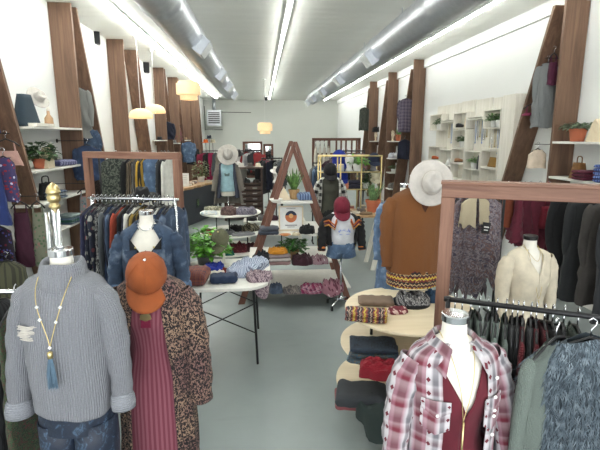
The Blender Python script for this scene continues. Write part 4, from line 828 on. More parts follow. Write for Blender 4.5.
for i in range(5200):
    q = rd.random(); ph = -pi / 2 + rd.uniform(-2.0, 2.0); b = fur_pt(q, ph); nrm = Vector((cos(ph) * .5, sin(ph), .1)).normalized()
    sw = wv(b.x * 22, b.z * 16); sd = Vector((sw * .9 + rd.uniform(-.6, .6), 0, -1)).normalized(); L_ = rd.uniform(.05, .095)
    c1 = b + nrm * .012 + sd * L_ * .35; c2 = b + nrm * rd.uniform(.005, .035) + sd * L_; r_ = rd.uniform(.0012, .0024); s1 = Vector((r_, 0, 0)); s2 = Vector((0, r_, 0)); n0 = len(m.v)
    m.add([b + s1, b - s1, b + s2 * 2, c1 + s1, c1 - s1, c1 - s2 * 2, c2], [(0, 1, 4, 3), (1, 2, 5, 4), (2, 0, 3, 5), (3, 4, 6), (4, 5, 6), (5, 3, 6)])
m.build('fur_pile', nF.m, t)
# ---------------- tables and displays ----------------
def rrect(hx, hy, r, n=8):
    out = []
    for cx, cy, a0 in ((hx - r, hy - r, 0), (-hx + r, hy - r, 90), (-hx + r, -hy + r, 180), (hx - r, -hy + r, 270)):
        for i in range(n + 1): a = R(a0 + 90 * i / n); out.append((cx + r * cos(a), cy + r * sin(a)))
    return out
def front_table():
    cx, cy, H = -.4, 4.57, .82; t = thing('display_table', 'white rounded display table on thin black crossed legs', 'table', (cx, cy, 0))
    M().prism(rrect(.47, .53, .28), H - .03, H, 'z').build('tabletop', WSHELF, t, .004)
    for sx in (-1, 1):
        for sy in (-1, 1): m = M(); m.tube([(sx * .33 + (-.06 if sx > 0 else 0) * 0, sy * .42, 0), (sx * .3, sy * .4, H - .03)], .012, 8); m.build('leg', BLACK, t)
    for sy in (-1, 1): m = M(); m.tube([(-.32, sy * .41, .32), (.31, sy * .405, .62)], .006, 6); m.tube([(.32, sy * .41, .32), (-.31, sy * .405, .62)], .006, 6); m.build('cross_brace', BLACK, t)
    z = H + .001; W_ = lambda px, py, Y: (P(px, py, Y).x, Y, z)
    plant('bushy bright green potted plant on the back left of the white table', W_(205, 250, 4.9), (.1, .13), solid('grey_pot', (96, 96, 96), .6), (88, 150, 48), 420, .26, .24, .075, .055, 'bush', 3, 'plants on the tables', trail=.05)
    folded('folded rust and navy plaid flannel shirt on the white table', W_(195, 280, 4.27), R(-4), .25, .34, .13, cloth((164, 96, 74), 'plaid', (62, 60, 90), (140, 70, 60), .4), 'folded_shirt', 'shirt', seed=1)
    heap('bright royal blue garment crumpled behind the folded flannel on white table', W_(214, 268, 4.62), 0, .22, .2, .09, cloth((26, 54, 168)), seed=2)
    folded('folded navy shirt at the front edge of the white table', W_(224, 284, 4.25), R(4), .26, .17, .075, cloth((44, 62, 94)), 'folded_shirt', 'shirt', seed=3)
    heap('small brick red cloth on the white table behind navy shirt', W_(228, 272, 4.55), .2, .14, .12, .05, cloth((162, 58, 44)), 'folded_scarf', 'scarf', seed=4)
    heap('small white crocheted cloth on the white table', W_(217, 273, 4.5), .2, .15, .12, .04, cloth((214, 208, 192)), 'folded_scarf', 'scarf', seed=5)
    heap('tan leather purse lying behind the small white cloth', W_(212, 272, 4.66), .1, .12, .1, .05, cloth((176, 148, 112)), 'purse', 'purse', seed=6)
    heap('light blue striped blouse spread over the right side of white table', W_(248, 265, 4.62), R(-28), .3, .6, .12, cloth((192, 200, 216), 'vstripe', (136, 146, 172), None, .22), 'striped_blouse', 'blouse', seed=7)
    heap('grey pink paisley scarf drooping over the front right table edge', (P(259, 278, 4.3).x, 4.3, z), R(10), .24, .26, .08, cloth((132, 108, 122), 'paisley', (190, 170, 174), (84, 60, 76)), 'paisley_scarf', 'scarf', seed=8, droop=.13)
    s = thing('cap_stand', 'slim white wooden stand under the olive cap on white table', 'stand', W_(224, 262, 4.8)); h = P(222, 236, 4.8).z - z
    M().box((0, 0, .008), (.12, .1, .016)).build('base', WPINE, s, .002); M().box((0, 0, h / 2), (.03, .02, h - .02)).build('post', WPINE, s, .002)
    c = cap('olive green washed cap on a white stand above the white table', tuple(P(221, 240, 4.78)), cloth((104, 104, 78), 'denim', (128, 128, 100)), (R(34), R(0), R(-20)), .98, button=BRASS)
front_table()
def aframe_display():
    X0, Y0 = .42, 5.78; t = thing('a_frame_display', 'large reddish timber A frame display with four white shelves in the aisle', 'display stand', (X0, Y0 + .42, 0))
    H = 2.13
    for y in (-.42, .42):
        for s in (-1, 1):
            m = M(); zt = H if s > 0 else H - .0; bx = s * .72; tx = s * .02; w = .05; k = .043
            m.prism([(bx - k, 0), (bx + k, 0), (tx + k, zt - (.11 if s * 1 > 0 else .0)), (tx + k * .1 if s > 0 else tx + k * .0, zt), (tx - k, zt - (.0 if s > 0 else .11))][:5], y - .02 * (1 if s > 0 else -1) - .02, y - .02 * (1 if s > 0 else -1) + .02)
            m.build('leg', WDs['Z'], t, .003)
    lv = []
    for z, ov in ((.21, .12), (.575, .1), (.955, -.02), (1.37, -.02)):
        hw = .7 * (H - z) / H + ov; M().box((0, 0, z - .012), (2 * hw, .84, .024)).build('shelf', WSHELF, t, .003); lv.append((z, hw))
    return X0, Y0
AX, AY = aframe_display()
def on(px, Y, z): return (P(px, 200, Y).x, Y, z + .001)
G4, G3, G2, G1 = [f'things on the {q} shelf of the A frame display' for q in ('lowest', 'third', 'second', 'top')]
plant('spiky aloe in a woven basket on the A frame top shelf', on(294, 6.05, 1.37), (.07, .13), wood('woven_basket', (150, 118, 78), (190, 158, 112), 'Z', 2, .8, False), (86, 120, 60), 26, .1, .3, .1, .03, 'blade', 4, 'plants on the tables')
folded('folded light blue shirt on the A frame top shelf', on(306, 5.98, 1.37), .1, .24, .22, .09, cloth((134, 156, 190), 'hstripe', (90, 112, 156), None, .6), 'folded_shirt', 'shirt', G1, seed=11)
m = M(); m.prism([(-.09, 0), (.09, 0), (.0, .17)], -.05, .05); o = m.build('wooden_wedge', WBIRCH, None, .003, loc=on(284, 6.0, 1.37)); tag(o, 'small triangular wooden jewellery block on the A frame top shelf', 'display block', G1)
m = M(); m.lathe([(.035, 0), (.06, .012), (.085, .05), (.08, .05), (.05, .012), (.001, .012)], 24); o = m.build('white_bowl', WSHELF, None, smooth=True, loc=on(276, 5.72, 1.37)); tag(o, 'small white bowl at the left end of the A frame top shelf', 'bowl', G1)
folded('folded slate grey jeans at the left of the A frame second shelf', on(268, 5.78, .955), 0, .26, .2, .05, cloth((72, 78, 94)), 'folded_jeans', 'jeans', G2, seed=12)
folded('folded mid grey jeans stacked on the slate grey jeans', on(269, 5.79, 1.007), .1, .24, .18, .045, cloth((98, 102, 114)), 'folded_jeans', 'jeans', G2, seed=13)
b = thing('framed_print', 'white sign board with round orange and navy sunset emblem on A frame', 'sign', on(291, 5.95, .955)); b.rotation_euler = (R(-6), 0, 0)
M().box((0, 0, .165), (.3, .02, .33)).build('panel', WHITEP, b, .003); m = M(); 
for d, c in (((0, -.0, .325), (.32, .03, .02)), ((0, 0, .01), (.32, .03, .02)), ((-.155, 0, .165), (.02, .03, .33)), ((.155, 0, .165), (.02, .03, .33))): m.box(d, c)
m.build('frame', WBIRCH, b, .002)
def disc(r, y, z, col, nm, par, half=None):
    m = M(); pts = [(r * cos(a), z + r * sin(a)) for a in [2 * pi * i / 28 for i in range(28)] if half is None or half(r * sin(a))]; m.prism(pts, y - .003, y); return m.build(nm, solid(nm + str(col[0]), col, .6), par)
em = disc(.078, -.0105, .19, (196, 110, 64), 'emblem', b)
disc(.078, -.0135, .19, (34, 46, 72), 'emblem_sky', em, lambda s: s > .008); disc(.03, -.0165, .2, (222, 170, 110), 'emblem_sun', em)
m = M(); m.box((0, -.012, .075), (.16, .003, .012)); m.box((0, -.012, .052), (.1, .003, .008)); m.box((0, -.012, .3), (.12, .003, .006)); m.build('caption_line', solid('grey_ink', (120, 120, 120), .8), b)
m = M(); m.lathe([(.03, 0), (.075, .02), (.07, .02), (.03, .006), (.001, .006)], 20); o = m.build('trinket_dish', solid('amber_dish', (184, 116, 60), .4), None, smooth=True, loc=on(285, 5.64, .955)); tag(o, 'amber trinket dish in front of the round emblem sign', 'dish', G2)
heap('small cream trinket bag beside the amber dish', on(296, 5.66, .955), 0, .1, .08, .04, cloth((200, 188, 160)), 'trinket_bag', 'bag', G2, seed=15)
heap('black knitted hat crumpled at the right of A frame second shelf', on(307, 5.8, .955), 0, .2, .2, .1, BLK, 'knitted_hat', 'hat', G2, seed=16)
heap('small white folded card on the right of A frame second shelf', on(313, 5.62, .955), 0, .12, .1, .015, cloth((210, 208, 200)), 'white_cloth', 'cloth', G2, seed=17)
heap('black and navy garment heaped at left of the A frame third shelf', on(262, 5.76, .575), 0, .26, .28, .15, cloth((32, 34, 44)), seed=18, group=G3)
for i, (c, hh) in enumerate([((188, 150, 146), .045), ((206, 196, 190), .045), ((170, 150, 150), .04)]):
    folded(f'{["pinkish", "cream", "dusty"][i]} folded knit under the mustard beanie, {["lowest", "middle", "uppermost"][i]} of three', (on(279, 5.72, .575)[0], 5.72, .576 + i * .046), .04 * i, .28, .24, hh, cloth(c), 'folded_knit', 'folded clothes', G3, seed=20 + i, lay=1)
heap('mustard yellow knitted beanie on top of the folded knits', (on(279, 5.72, .575)[0] - .02, 5.72, .715), 0, .24, .18, .07, cloth((208, 138, 36), 'rows'), 'knitted_beanie', 'beanie', G3, seed=24)
plant('leafy green plant in a basket pot on A frame third shelf', on(293, 5.9, .575), (.075, .13), CACHE.get('bk') or wood('seagrass_basket', (130, 100, 66), (176, 140, 96), 'Z', 2, .8, False), (56, 104, 42), 170, .17, .14, .08, .045, 'bush', 9, 'plants on the tables', trail=.15)
heap('plum coloured knit folded loosely on the A frame third shelf', on(302, 5.68, .575), 0, .27, .24, .13, cloth((70, 26, 42), 'rows'), seed=25, group=G3)
heap('pink and white printed scarf at right of A frame third shelf', on(320, 5.7, .575), 0, .22, .22, .1, cloth((186, 150, 158), 'floral', (120, 60, 80), (220, 210, 210)), 'printed_scarf', 'scarf', G3, seed=26)
heap('folded washed denim jeans at left of the A frame lowest shelf', on(275, 5.66, .21), 0, .18, .22, .12, cloth((72, 88, 108), 'denim', (96, 112, 130)), 'folded_jeans', 'jeans', G4, seed=27)
heap('grey animal print scarf on the A frame lowest shelf', on(292, 5.62, .21), 0, .24, .2, .08, cloth((96, 92, 94), 'spots', (160, 150, 140)), 'printed_scarf', 'scarf', G4, seed=28)
heap('magenta and navy plaid scarf on the A frame lowest shelf', on(312, 5.62, .21), 0, .3, .22, .11, cloth((150, 32, 84), 'plaid', (50, 40, 70), (190, 150, 160), .5), 'plaid_scarf', 'scarf', G4, seed=29)
heap('dusty rose patterned shawl at right end of A frame lowest shelf', on(333, 5.64, .21), R(-10), .28, .24, .14, cloth((176, 120, 134), 'floral', (110, 50, 70), (210, 190, 190)), 'patterned_shawl', 'shawl', G4, seed=30, droop=.04)

# round tiered ply table at right
def tiers(label, cx, cy, rs, zs, mat, pole=.02, name='tiered_table', pm=None, offs=None):
    t = thing(name, label, 'table', (cx, cy, 0))
    for i, (r, z) in enumerate(zip(rs, zs)):
        ox, oy = offs[i] if offs else (0, 0); m = M(); m.lathe([(.001, z - .02), (r - .004, z - .02), (r, z - .016), (r, z - .004), (r - .004, z), (.001, z)], 56, (ox, oy, 0), cap=False); m.build('tier', mat, t)
    for a in (0, 2 * pi / 3, 4 * pi / 3):
        m = M(); r = min(rs) * .6; m.tube([(r * cos(a + .5), r * sin(a + .5), 0), (r * cos(a + .5), r * sin(a + .5), max(zs) - .01)], pole, 8); m.build('leg', pm or BLACK, t)
    return t
TX, TY = 1.13, 3.28
tiers('round three tiered pale plywood table behind the plaid shirt mannequin', TX, TY, [.5, .53, .56], [.885, .6, .27], WBIRCH, .012)
g = 'folded clothes on the round plywood table'
tb = lambda px, Y, z: (P(px, 300, Y).x if z > .8 else P(px, 370, Y).x, Y, z + .001)
AZT = cloth((160, 70, 60), 'aztec', (56, 48, 66), (196, 170, 150)); DKP = cloth((34, 38, 54), 'paisley', (80, 120, 140), (140, 120, 90), .8)
for i in range(2): folded(f'folded red, black and cream aztec scarf, {["lower", "upper"][i]} of two at top tier edge', (tb(366, 3.1, .885)[0], 3.08, .886 + i * .036), R(-16 + 4 * i), .3, .16, .035, AZT, 'folded_scarf', 'scarf', g, seed=31 + i)
folded('folded tan brown trousers behind the aztec scarves', tb(376, 3.4, .885), R(-10), .28, .18, .04, cloth((146, 122, 100)), 'folded_trousers', 'trousers', g, seed=33)
heap('black and white patterned scarf in a loose pile behind the pole', tb(412, 3.36, .885), 0, .26, .18, .1, cloth((40, 40, 44), 'paisley', (190, 188, 186), (90, 88, 92)), 'patterned_scarf', 'scarf', g, seed=34)
heap('blue green knitted cloth at the far right of top tier', tb(436, 3.42, .885), 0, .18, .16, .08, cloth((40, 74, 104)), 'knitted_cloth', 'scarf', g, seed=35)
heap('maroon and pink scarf lying beside the black pole', tb(398, 3.2, .885), 0, .16, .12, .03, cloth((140, 54, 66), 'floral', (210, 180, 170)), 'printed_scarf', 'scarf', g, seed=36)
for i, (x, c) in enumerate([(.78, DKP), (.8, DKP), (.79, cloth((30, 32, 40), 'paisley', (60, 80, 100)))]): folded(f'folded dark blue paisley shawl on middle tier, {["lowest", "middle", "uppermost"][i]} of three', (x, 3.02 + .01 * i, .601 + i * .042), R(-20 + 5 * i), .34, .24, .04, c, 'folded_shawl', 'shawl', g, seed=37 + i)
heap('bright crimson beanie at the front of the middle tier', (.77, 2.8, .601), R(-12), .26, .17, .11, cloth((164, 12, 38), 'rows', None, None, .6), 'crimson_beanie', 'beanie', g, seed=41)
folded('faded rose folded top on the lowest tier', (.68, 3.0, .271), R(-8), .34, .26, .05, cloth((160, 90, 94)), 'folded_shirt', 'folded clothes', g, seed=42)
folded('folded charcoal trousers on top of the rose top', (.69, 2.94, .322), R(-14), .36, .26, .1, cloth((58, 62, 66)), 'folded_trousers', 'trousers', g, seed=43, lay=2)
heap('dark green jacket draped over the front of lowest tier', (.83, 2.84, .272), R(-30), .36, .34, .16, cloth((40, 54, 50)), 'draped_jacket', 'jacket', g, seed=44, droop=.1)

# shelves fixed on the walls
def wshelf(label, side, y0, y1, z, d=.3):
    x = XL + d / 2 if side < 0 else XR - d / 2; t = thing('wall_shelf', label, 'shelf', (x, (y0 + y1) / 2, z), 0, 'white wall shelves on the ' + ('left' if side < 0 else 'right'))
    M().box((0, 0, -.014), (d, y1 - y0, .028)).build('board', WSHELF, t, .003)
def lx(px, py, X):   # depth where this column of the picture meets the plane X
    a = P(px, py, 1.0); return X / a.x
zl = [P(50, 127, 6.3).z, P(50, 168, 6.3).z, P(55, 198, 6.4).z, P(58, 228, 6.4).z]
for i, (z, nme) in enumerate(zip(zl, ('highest, with the teal top', 'second, with the green plant', 'third, with the folded jeans', 'lowest, behind the gold finial'))): wshelf(f'white wall shelf between the left timbers, {nme}', -1, 5.62 + .2 * (3 - i) * .3, 7.32, z, .34)
ls = lambda px, z, X=-2.86: (X, lx(px, 150, X), z + .001)
def bag(label, c, mat, w, h, d, rz=0, name='handbag', handle=True, group=None, taper=.8):
    t = thing(name, label, 'bag', c, rz, group); m = M(); rings = []
    for q in range(9):
        k = q / 8; ww = w / 2 * (1 - (1 - taper) * k); dd = d / 2 * (1 - .45 * k); rings.append([(ww * abs(cos(a)) ** .5 * (1 if cos(a) > 0 else -1), dd * abs(sin(a)) ** .6 * (1 if sin(a) > 0 else -1), h * k) for a in [2 * pi * i / 28 for i in range(28)]])
    m.loft(rings, True, True, True); m.build('bag_body', mat, t, smooth=True)
    if handle: m = M(); m.tube(path([(-w * .25, 0, h), (-w * .2, 0, h * 1.35), (w * .2, 0, h * 1.35), (w * .25, 0, h)], 14), .007, 7); m.build('handle', mat, t, smooth=True)
    return t
bag('dark teal top on a bust on the highest left wall shelf', ls(30, zl[0]), cloth((46, 66, 78)), .42, .38, .16, R(80), group='things on the left wall shelves', handle=False, taper=.45)  # bag shape standing in for a teal top on a bust
m = M(); m.box((0, 0, .02), (.12, .5, .04)); o = m.build('wooden_tray', WPINE, None, .003, loc=ls(44, zl[0], -2.76)); tag(o, 'flat whitewashed wooden tray beside the teal top', 'tray', 'things on the left wall shelves')
hat('light grey felt hat leaning on the wall above the highest left shelf', (-2.92, lx(40, 100, -2.9), P(41, 98, 6.5).z), cloth((196, 192, 184)), (R(20), R(60), 0), .8, 'hats on shelves')
def figurine(label, c, h, col, group):
    t = thing('display_bottle', label, 'bottle', c, 0, group); m = M(); m.lathe([(h * .2, 0), (h * .22, h * .08), (h * .2, h * .45), (h * .08, h * .62), (h * .07, h * .8), (.001, h * .82)], 18); m.build('bottle_body', solid('tan_ceramic', col, .5), t, smooth=True)
    m = M(); m.lathe([(h * .08, h * .8), (h * .1, h * .86), (h * .04, h), (.001, h)], 14); m.build('stopper', WPINE, t, smooth=True)
figurine('small tan bottle at the right end of highest left shelf', ls(52, zl[0], -2.8), .26, (170, 136, 100), 'things on the left wall shelves')
plant('trailing green ivy in a terracotta pot on the second left shelf', ls(38, zl[1]), (.08, .13), TERRA, (64, 96, 56), 210, .2, .2, .075, .06, 'bush', 12, 'plants on the shelves', trail=.2)
m = M(); m.prism([(-.1, 0), (.1, 0), (.1, .17), (0, .27), (-.1, .17)], -.05, .05, 'x'); o = m.build('wooden_house', WBIRCH, None, .003, loc=ls(46, zl[1], -2.8)); tag(o, 'small wooden house block beside the ivy', 'display block', 'things on the left wall shelves')
folded('navy striped scarf folded at the right of second left shelf', ls(60, zl[1], -2.84), R(80), .42, .24, .08, cloth((60, 62, 104), 'hstripe', (150, 150, 186), None, .6), 'folded_scarf', 'scarf', 'things on the left wall shelves', seed=51)
figurine('dark patterned vase behind the striped scarf on second left shelf', ls(51, zl[1], -2.95), .34, (74, 66, 66), 'things on the left wall shelves')
bag('small black handbag on the third left shelf', ls(42, zl[2]), BLK, .28, .22, .12, R(80), group='things on the left wall shelves')
for i in range(3): folded(f'folded pale patterned jeans on third left shelf, {["bottom", "middle", "top"][i]} of three', (ls(47, 0, -2.82)[0], ls(47, 0, -2.82)[1], zl[2] + .001 + i * .036), R(80), .34, .26, .035, cloth([(120, 140, 160), (160, 170, 176), (90, 110, 140)][i], 'floral', (190, 200, 200)), 'folded_jeans', 'jeans', 'things on the left wall shelves', seed=52 + i)
for i in range(4): folded(f'folded denim on the lowest left shelf, {["bottom", "second", "third", "top"][i]} of four', (-2.82, lx(62, 150, -2.82), zl[3] + .001 + i * .031), R(82), .36, .28, .03, cloth([(90, 120, 150), (70, 140, 120), (120, 150, 176), (150, 170, 170)][i], 'floral', (180, 200, 196)), 'folded_jeans', 'jeans', 'things on the left wall shelves', seed=58 + i)
# shelves right of nearest right timber
zr = [2.13, 1.67, 1.13, .62]
for z, nme in zip(zr, ('highest, with the terracotta pot', 'second, with the folded striped shirts', 'third, with folded pink clothes', 'lowest, with grey folded clothes')): wshelf(f'white wall shelf right of the near right timber, {nme}', 1, 4.3, 5.86, z, .34)
rs_ = lambda px, py, z, X=4.0: (X, lx(px, py, X), z + .001)
gr = 'things on the right wall shelves'
plant('pale succulent in a terracotta pot on the highest right shelf', rs_(577, 140, zr[0], 3.98), (.1, .16), TERRA, (112, 128, 104), 190, .17, .06, .07, .035, 'bush', 14, 'plants on the shelves', trail=.1)
m = M(); m.prism([(-.14, 0), (.14, 0), (.05, .22), (-.0, .27), (-.06, .2)], -.05, .05, 'x'); o = m.build('wooden_wedge', WBIRCH, None, .003, loc=rs_(597, 140, zr[0], 3.96)); tag(o, 'triangular pale wooden block with a cord beside the terracotta pot', 'display block', gr)
bag('mustard brown slouchy bag with handle on the second right shelf', rs_(578, 175, zr[1], 3.98), cloth((150, 104, 52)), .24, .2, .16, R(80), group=gr)
for i in range(3): folded(f'maroon folded top on the second right shelf, {["lowest", "middle", "uppermost"][i]} of three', (3.96, lx(580, 175, 3.96) - .12, zr[1] + .001 + i * .04), R(90), .22, .26, .038, cloth((112, 30, 58)), 'folded_shirt', 'folded clothes', gr, seed=61 + i)
for i in range(5): folded(f'blue striped folded shirt on the second right shelf, {ORD[i]} up from the shelf', (3.98, 4.86, zr[1] + .001 + i * .042), R(90), .34, .28, .04, cloth((104, 128, 190), 'hstripe', (60, 84, 150), None, .6), 'folded_shirt', 'shirt', gr, seed=66 + i)
for i in range(3): folded(f'dusty pink folded knit on the third right shelf, {["lowest", "middle", "uppermost"][i]} of three', (3.98, lx(562, 220, 3.98) - .1, zr[2] + .001 + i * .04), R(90), .4, .28, .038, cloth([(150, 100, 104), (186, 150, 140), (130, 70, 84)][i]), 'folded_knit', 'folded clothes', gr, seed=72 + i)
for i in range(2): folded(f'slate grey folded top on the lowest right shelf, {["under the other", "on top of the other"][i]}', (3.98, lx(560, 258, 3.98) - .1, zr[3] + .001 + i * .05), R(90), .4, .28, .048, cloth((90, 98, 100)), 'folded_shirt', 'folded clothes', gr, seed=76 + i)
bx_ = P(547, 232, 5.02).x; bg = bag('crimson fabric tote hanging from the maroon rack beside the cream blouse mannequin', (bx_, 5.02, 1.13), cloth((134, 18, 44)), .24, .26, .12, 0, 'tote_bag', False)
m = M(); m.tube([(-.06, 0, .25), (-.02, .05, .5), (0, .08, .545), (.02, .05, .5), (.06, 0, .25)], .006, 6); m.build('handle', cloth((134, 18, 44)), bg, smooth=True)
# ---------------- whitewashed crate shelves on the right wall ----------------
gw = 'things on the whitewashed crate shelves'
cols = [(430, 441, 106), (441, 453, 104), (453, 466, 101), (467, 482, 99), (483, 500, 97), (501, 514, 95)]
PX = 4.02
def yz(px, py): k = lx(px, py, PX); return k, P(px, py, k).z
crate = []
for i, (a, b, top) in enumerate(cols):
    y1, _ = yz(a, 130); y0, _ = yz(b, 130); zt = yz((a + b) / 2, top)[1]; zb = .85
    t = thing('crate_shelf', f'whitewashed pine crate shelf unit on the right wall, {ORD[i]} from its far end', 'shelf unit', (XR, (y0 + y1) / 2, 0), 0, 'whitewashed crate shelves'); hw = (y1 - y0) / 2 - .004
    m = M(); k = 2 if i < 5 else 2
    for q in range(k): m.box((-.012, -hw + (q + .5) * 2 * hw / k, (zt + zb) / 2), (.024, 2 * hw / k - .006, zt - zb))
    m.build('back_panel', WPINE, t, .002); boxes = []
    def openbox(pt, pb):
        z1, z0 = yz((a + b) / 2, pt)[1], yz((a + b) / 2, pb)[1]; m = M()
        for z in (z0, z1): m.box((-.1, 0, z), (.18, 2 * hw, .02))
        for s in (-1, 1): m.box((-.1, s * (hw - .01), (z0 + z1) / 2), (.18, .02, z1 - z0 - .02))
        m.build('crate_box', WPINE, t, .002); return z0 + .012
    if i == 0: crate.append([openbox(115, 130), openbox(147, 160)])
    if i == 1: crate.append([openbox(120, 122), openbox(150, 166)])
    if i == 2: crate.append([openbox(113, 128), openbox(130, 148), openbox(149, 163), openbox(164, 180)])
    if i == 3: crate.append([openbox(117, 119), openbox(152, 170)])
    if i == 4: crate.append([openbox(110, 128), openbox(149, 150.5), openbox(151, 168), openbox(169, 186)])
    if i == 5:
        crate.append([]); m = M(); m.box((-.1, 0, (zt + zb) / 2), (.18, 2 * hw, zt - zb)); m.build('side_case', WPINE, t, .002)
def cp(i, k, dx=-.11, dy=0): a, b, _ = cols[i]; y, _ = yz((a + b) / 2, 140); return (XR + dx, y + dy, crate[i][k])
gp = 'plants on the shelves'
for i, k, n_, lb, col in ((0, 0, 70, 'small green plant in white pot, topmost in the farthest crate shelf', (70, 104, 56)), (2, 1, 130, 'trailing green plant in white pot in third crate shelf', (76, 100, 62)), (4, 0, 130, 'twin leafy plant in white pot at the top of the fifth crate shelf', (84, 120, 66)), (3, 1, 60, 'bright green succulent in white pot low in the fourth crate shelf', (106, 150, 80))):
    plant(lb, cp(i, k, dy=.08 if i in (3, 4) else 0), (.065, .12), WHITEP, col, n_, .12, .1, .06, .04, 'bush', 20 + i, gp, trail=.25)
plant('second leafy plant in white pot beside the twin plant in fifth crate', cp(4, 0, dy=-.11), (.065, .12), WHITEP, (74, 112, 60), 90, .1, .1, .06, .04, 'bush', 28, gp)
def shoe(label, c, col, rz=0, group=gw, s=1.0):
    t = thing('shoe', label, 'shoe', c, rz, group); m = M(); rings = []
    for q, w, h in ((0, .02, .06), (.04, .032, .075), (.09, .033, .07), (.14, .032, .05), (.2, .042, .042), (.25, .036, .03), (.275, .015, .015)):
        rings.append([(w * s * cos(a), (-q + .13) * s, (.01 + h * .5 + h * .5 * sin(a)) * s) for a in [2 * pi * i / 18 for i in range(18)]])
    m.loft(rings, True, True, True); m.build('upper', solid('shoe_leather%d' % col[0], col, .5), t, smooth=True)
    m = M(); m.prism([(x * s, y * s) for x, y in ((-.03, .13), (.03, .13), (.033, .03), (.044, -.07), (.03, -.14), (-.03, -.14), (-.044, -.07), (-.033, .03))], 0, .014 * s, 'z'); m.build('sole', solid('shoe_sole', (70, 60, 52), .8), t, .002)
shoe('black shoe in the top open box of the third crate shelf', cp(2, 0, dy=.06), (26, 26, 28), R(70)); shoe('orange shoe in the lowest box of the farthest crate shelf', cp(0, 1), (196, 96, 50), R(80))
shoe('tan shoe low in the third crate shelf', cp(2, 2, dy=.02), (166, 120, 84), R(75))
m = M(); m.prism([(-.06, 0), (.06, 0), (0.01, .2)], -.03, .03, 'x'); o = m.build('wooden_wedge', WBIRCH, None, .003, loc=cp(2, 0, dy=-.12)); tag(o, 'tan wooden wedge beside the black shoe in the third crate', 'display block', gw)
m = M(); m.lathe([(.08, 0), (.05, .08), (.012, .17), (.001, .175)], 20); o = m.build('jewellery_cone', WHITEP, None, smooth=True, loc=cp(1, 1)); tag(o, 'white pointed jewellery cone low in the second crate shelf', 'display cone', gw)
bag('mustard yellow round purse low in the fifth crate shelf', cp(4, 2, dy=0), cloth((176, 132, 52)), .34, .17, .1, R(90), 'purse', False, gw, .7)
bag('dark grey pouch beside the bright green succulent', cp(3, 1, dy=-.13), cloth((84, 84, 90)), .13, .26, .08, R(90), 'pouch', False, gw, .9)
for i, k in ((4, 1),):
    for j in range(4): 
        c = cp(i, k, dy=-.2 + .13 * j); t = thing('jewellery_stand', f'tiny gold jewellery stand on the fifth crate ledge, {ORD[j]} from the front', 'jewellery stand', c, 0, 'tiny jewellery stands'); m = M(); m.lathe([(.02, 0), (.02, .006), (.004, .01), (.004, .07)], 12); m.build('base', BRASS, t, smooth=True); m = M(); m.tube([(0, -.03, .07 + .01 * j), (0, .03, .07 + .01 * j)], .004, 6); m.build('crossbar', BRASS, t)
for i, (n_, zz) in {1: (4, 0), 3: (6, 0), 4: (5, 1)}.items():
    a, b, _ = cols[i]
    for j in range(n_):
        y0, y1 = yz(b - 1, 130)[0], yz(a + 1, 130)[0]; y = y0 + (y1 - y0) * (j + .5) / n_; ztop = crate[i][0] - .045 if i != 4 else crate[4][0] - .04
        m = M(); L_ = .28 + .12 * ((j * 7) % 3) / 2; m.tube([(0, -.03, 0), (0, -.022, -L_ * .6), (0, 0, -L_), (0, .022, -L_ * .6), (0, .03, 0)], .0045, 5); m.lathe([(.001, -.03), (.014, -.01), (.001, .012)], 10, (0, 0, -L_)); o = m.build('hanging_necklace', [BRASS, CHROME, solid('blue_bead', (110, 140, 190), .4)][j % 3], None, smooth=True, loc=(XR - .04, y, ztop)); tag(o, f'thin necklace hanging in the {ORD[i]} crate shelf, {ORD[j]} from its front side', 'necklace', 'hanging necklaces')

# ---------------- small shelves between the far timbers ----------------
def mini(x, Y, z, side, label, w=.33):
    t = thing('wall_shelf', label, 'shelf', (x, Y, z), 0, 'small shelves by the far timbers'); M().box((0, 0, -.014), (w, .42, .028)).build('board', WSHELF, t, .003); M().box((0, .12, -.09), (w, .03, .12)).build('backing_board', WD, t); return t
far = []
for nme, Y, px, ys in (('middle', 13.85, 393, (141, 158, 172, 188)), ('farthest', 16.2, 374, (141, 157, 174))):
    for k, py in enumerate(ys):
        z = P(px, py, Y).z; mini(XR - .17, Y - .06, z, 1, f'small white shelf at the {nme} right timber, {ORD[k]} from the top'); far.append((nme, k, XR - .17, Y - .08, z + .001))
F_ = {(a, b): (x, y, z) for a, b, x, y, z in far}
def woodhand(label, c):
    t = thing('hand_display', label, 'display hand', c, 0, 'wooden display hands'); m = M(); m.lathe([(.05, 0), (.05, .015), (.025, .03), (.03, .12), (.045, .18), (.04, .22)], 18); m.build('wrist', WBIRCH, t, smooth=True)
    m = M()
    for i, (x, h) in enumerate(((-.032, .1), (-.011, .12), (.011, .115), (.032, .09))): m.tube([(x, 0, .2), (x * 1.15, -.006, .2 + h * .6), (x * 1.2, -.02, .2 + h)], [.011, .01, .007], 8)
    m.tube([(.035, 0, .15), (.065, -.01, .2), (.07, -.015, .24)], [.013, .011, .008], 8); m.build('fingers', WBIRCH, t, smooth=True)
x, y, z = F_[('middle', 0)]; woodhand('wooden display hand beside the terracotta pot on right wall', (x - .06, y, z)); plant('green aloe in terracotta pot on the middle right timber shelf', (x + .1, y - .06, z), (.09, .19), TERRA, (92, 140, 76), 24, .1, .22, .1, .03, 'blade', 31, 'plants on the shelves')
x, y, z = F_[('farthest', 0)]; woodhand('wooden display hand under black beanie on farthest right timber shelf', (x + .0, y, z)); heap('black beanie on the wooden display hand', (x, y, z + .31), 0, .24, .22, .17, BLK, 'knitted_beanie', 'beanie', seed=101)
x, y, z = F_[('middle', 1)]; heap('white and pale blue folded cloth on the middle right timber shelf', (x, y, z), 0, .32, .36, .16, cloth((206, 208, 214)), 'folded_cloth', 'cloth', seed=102)
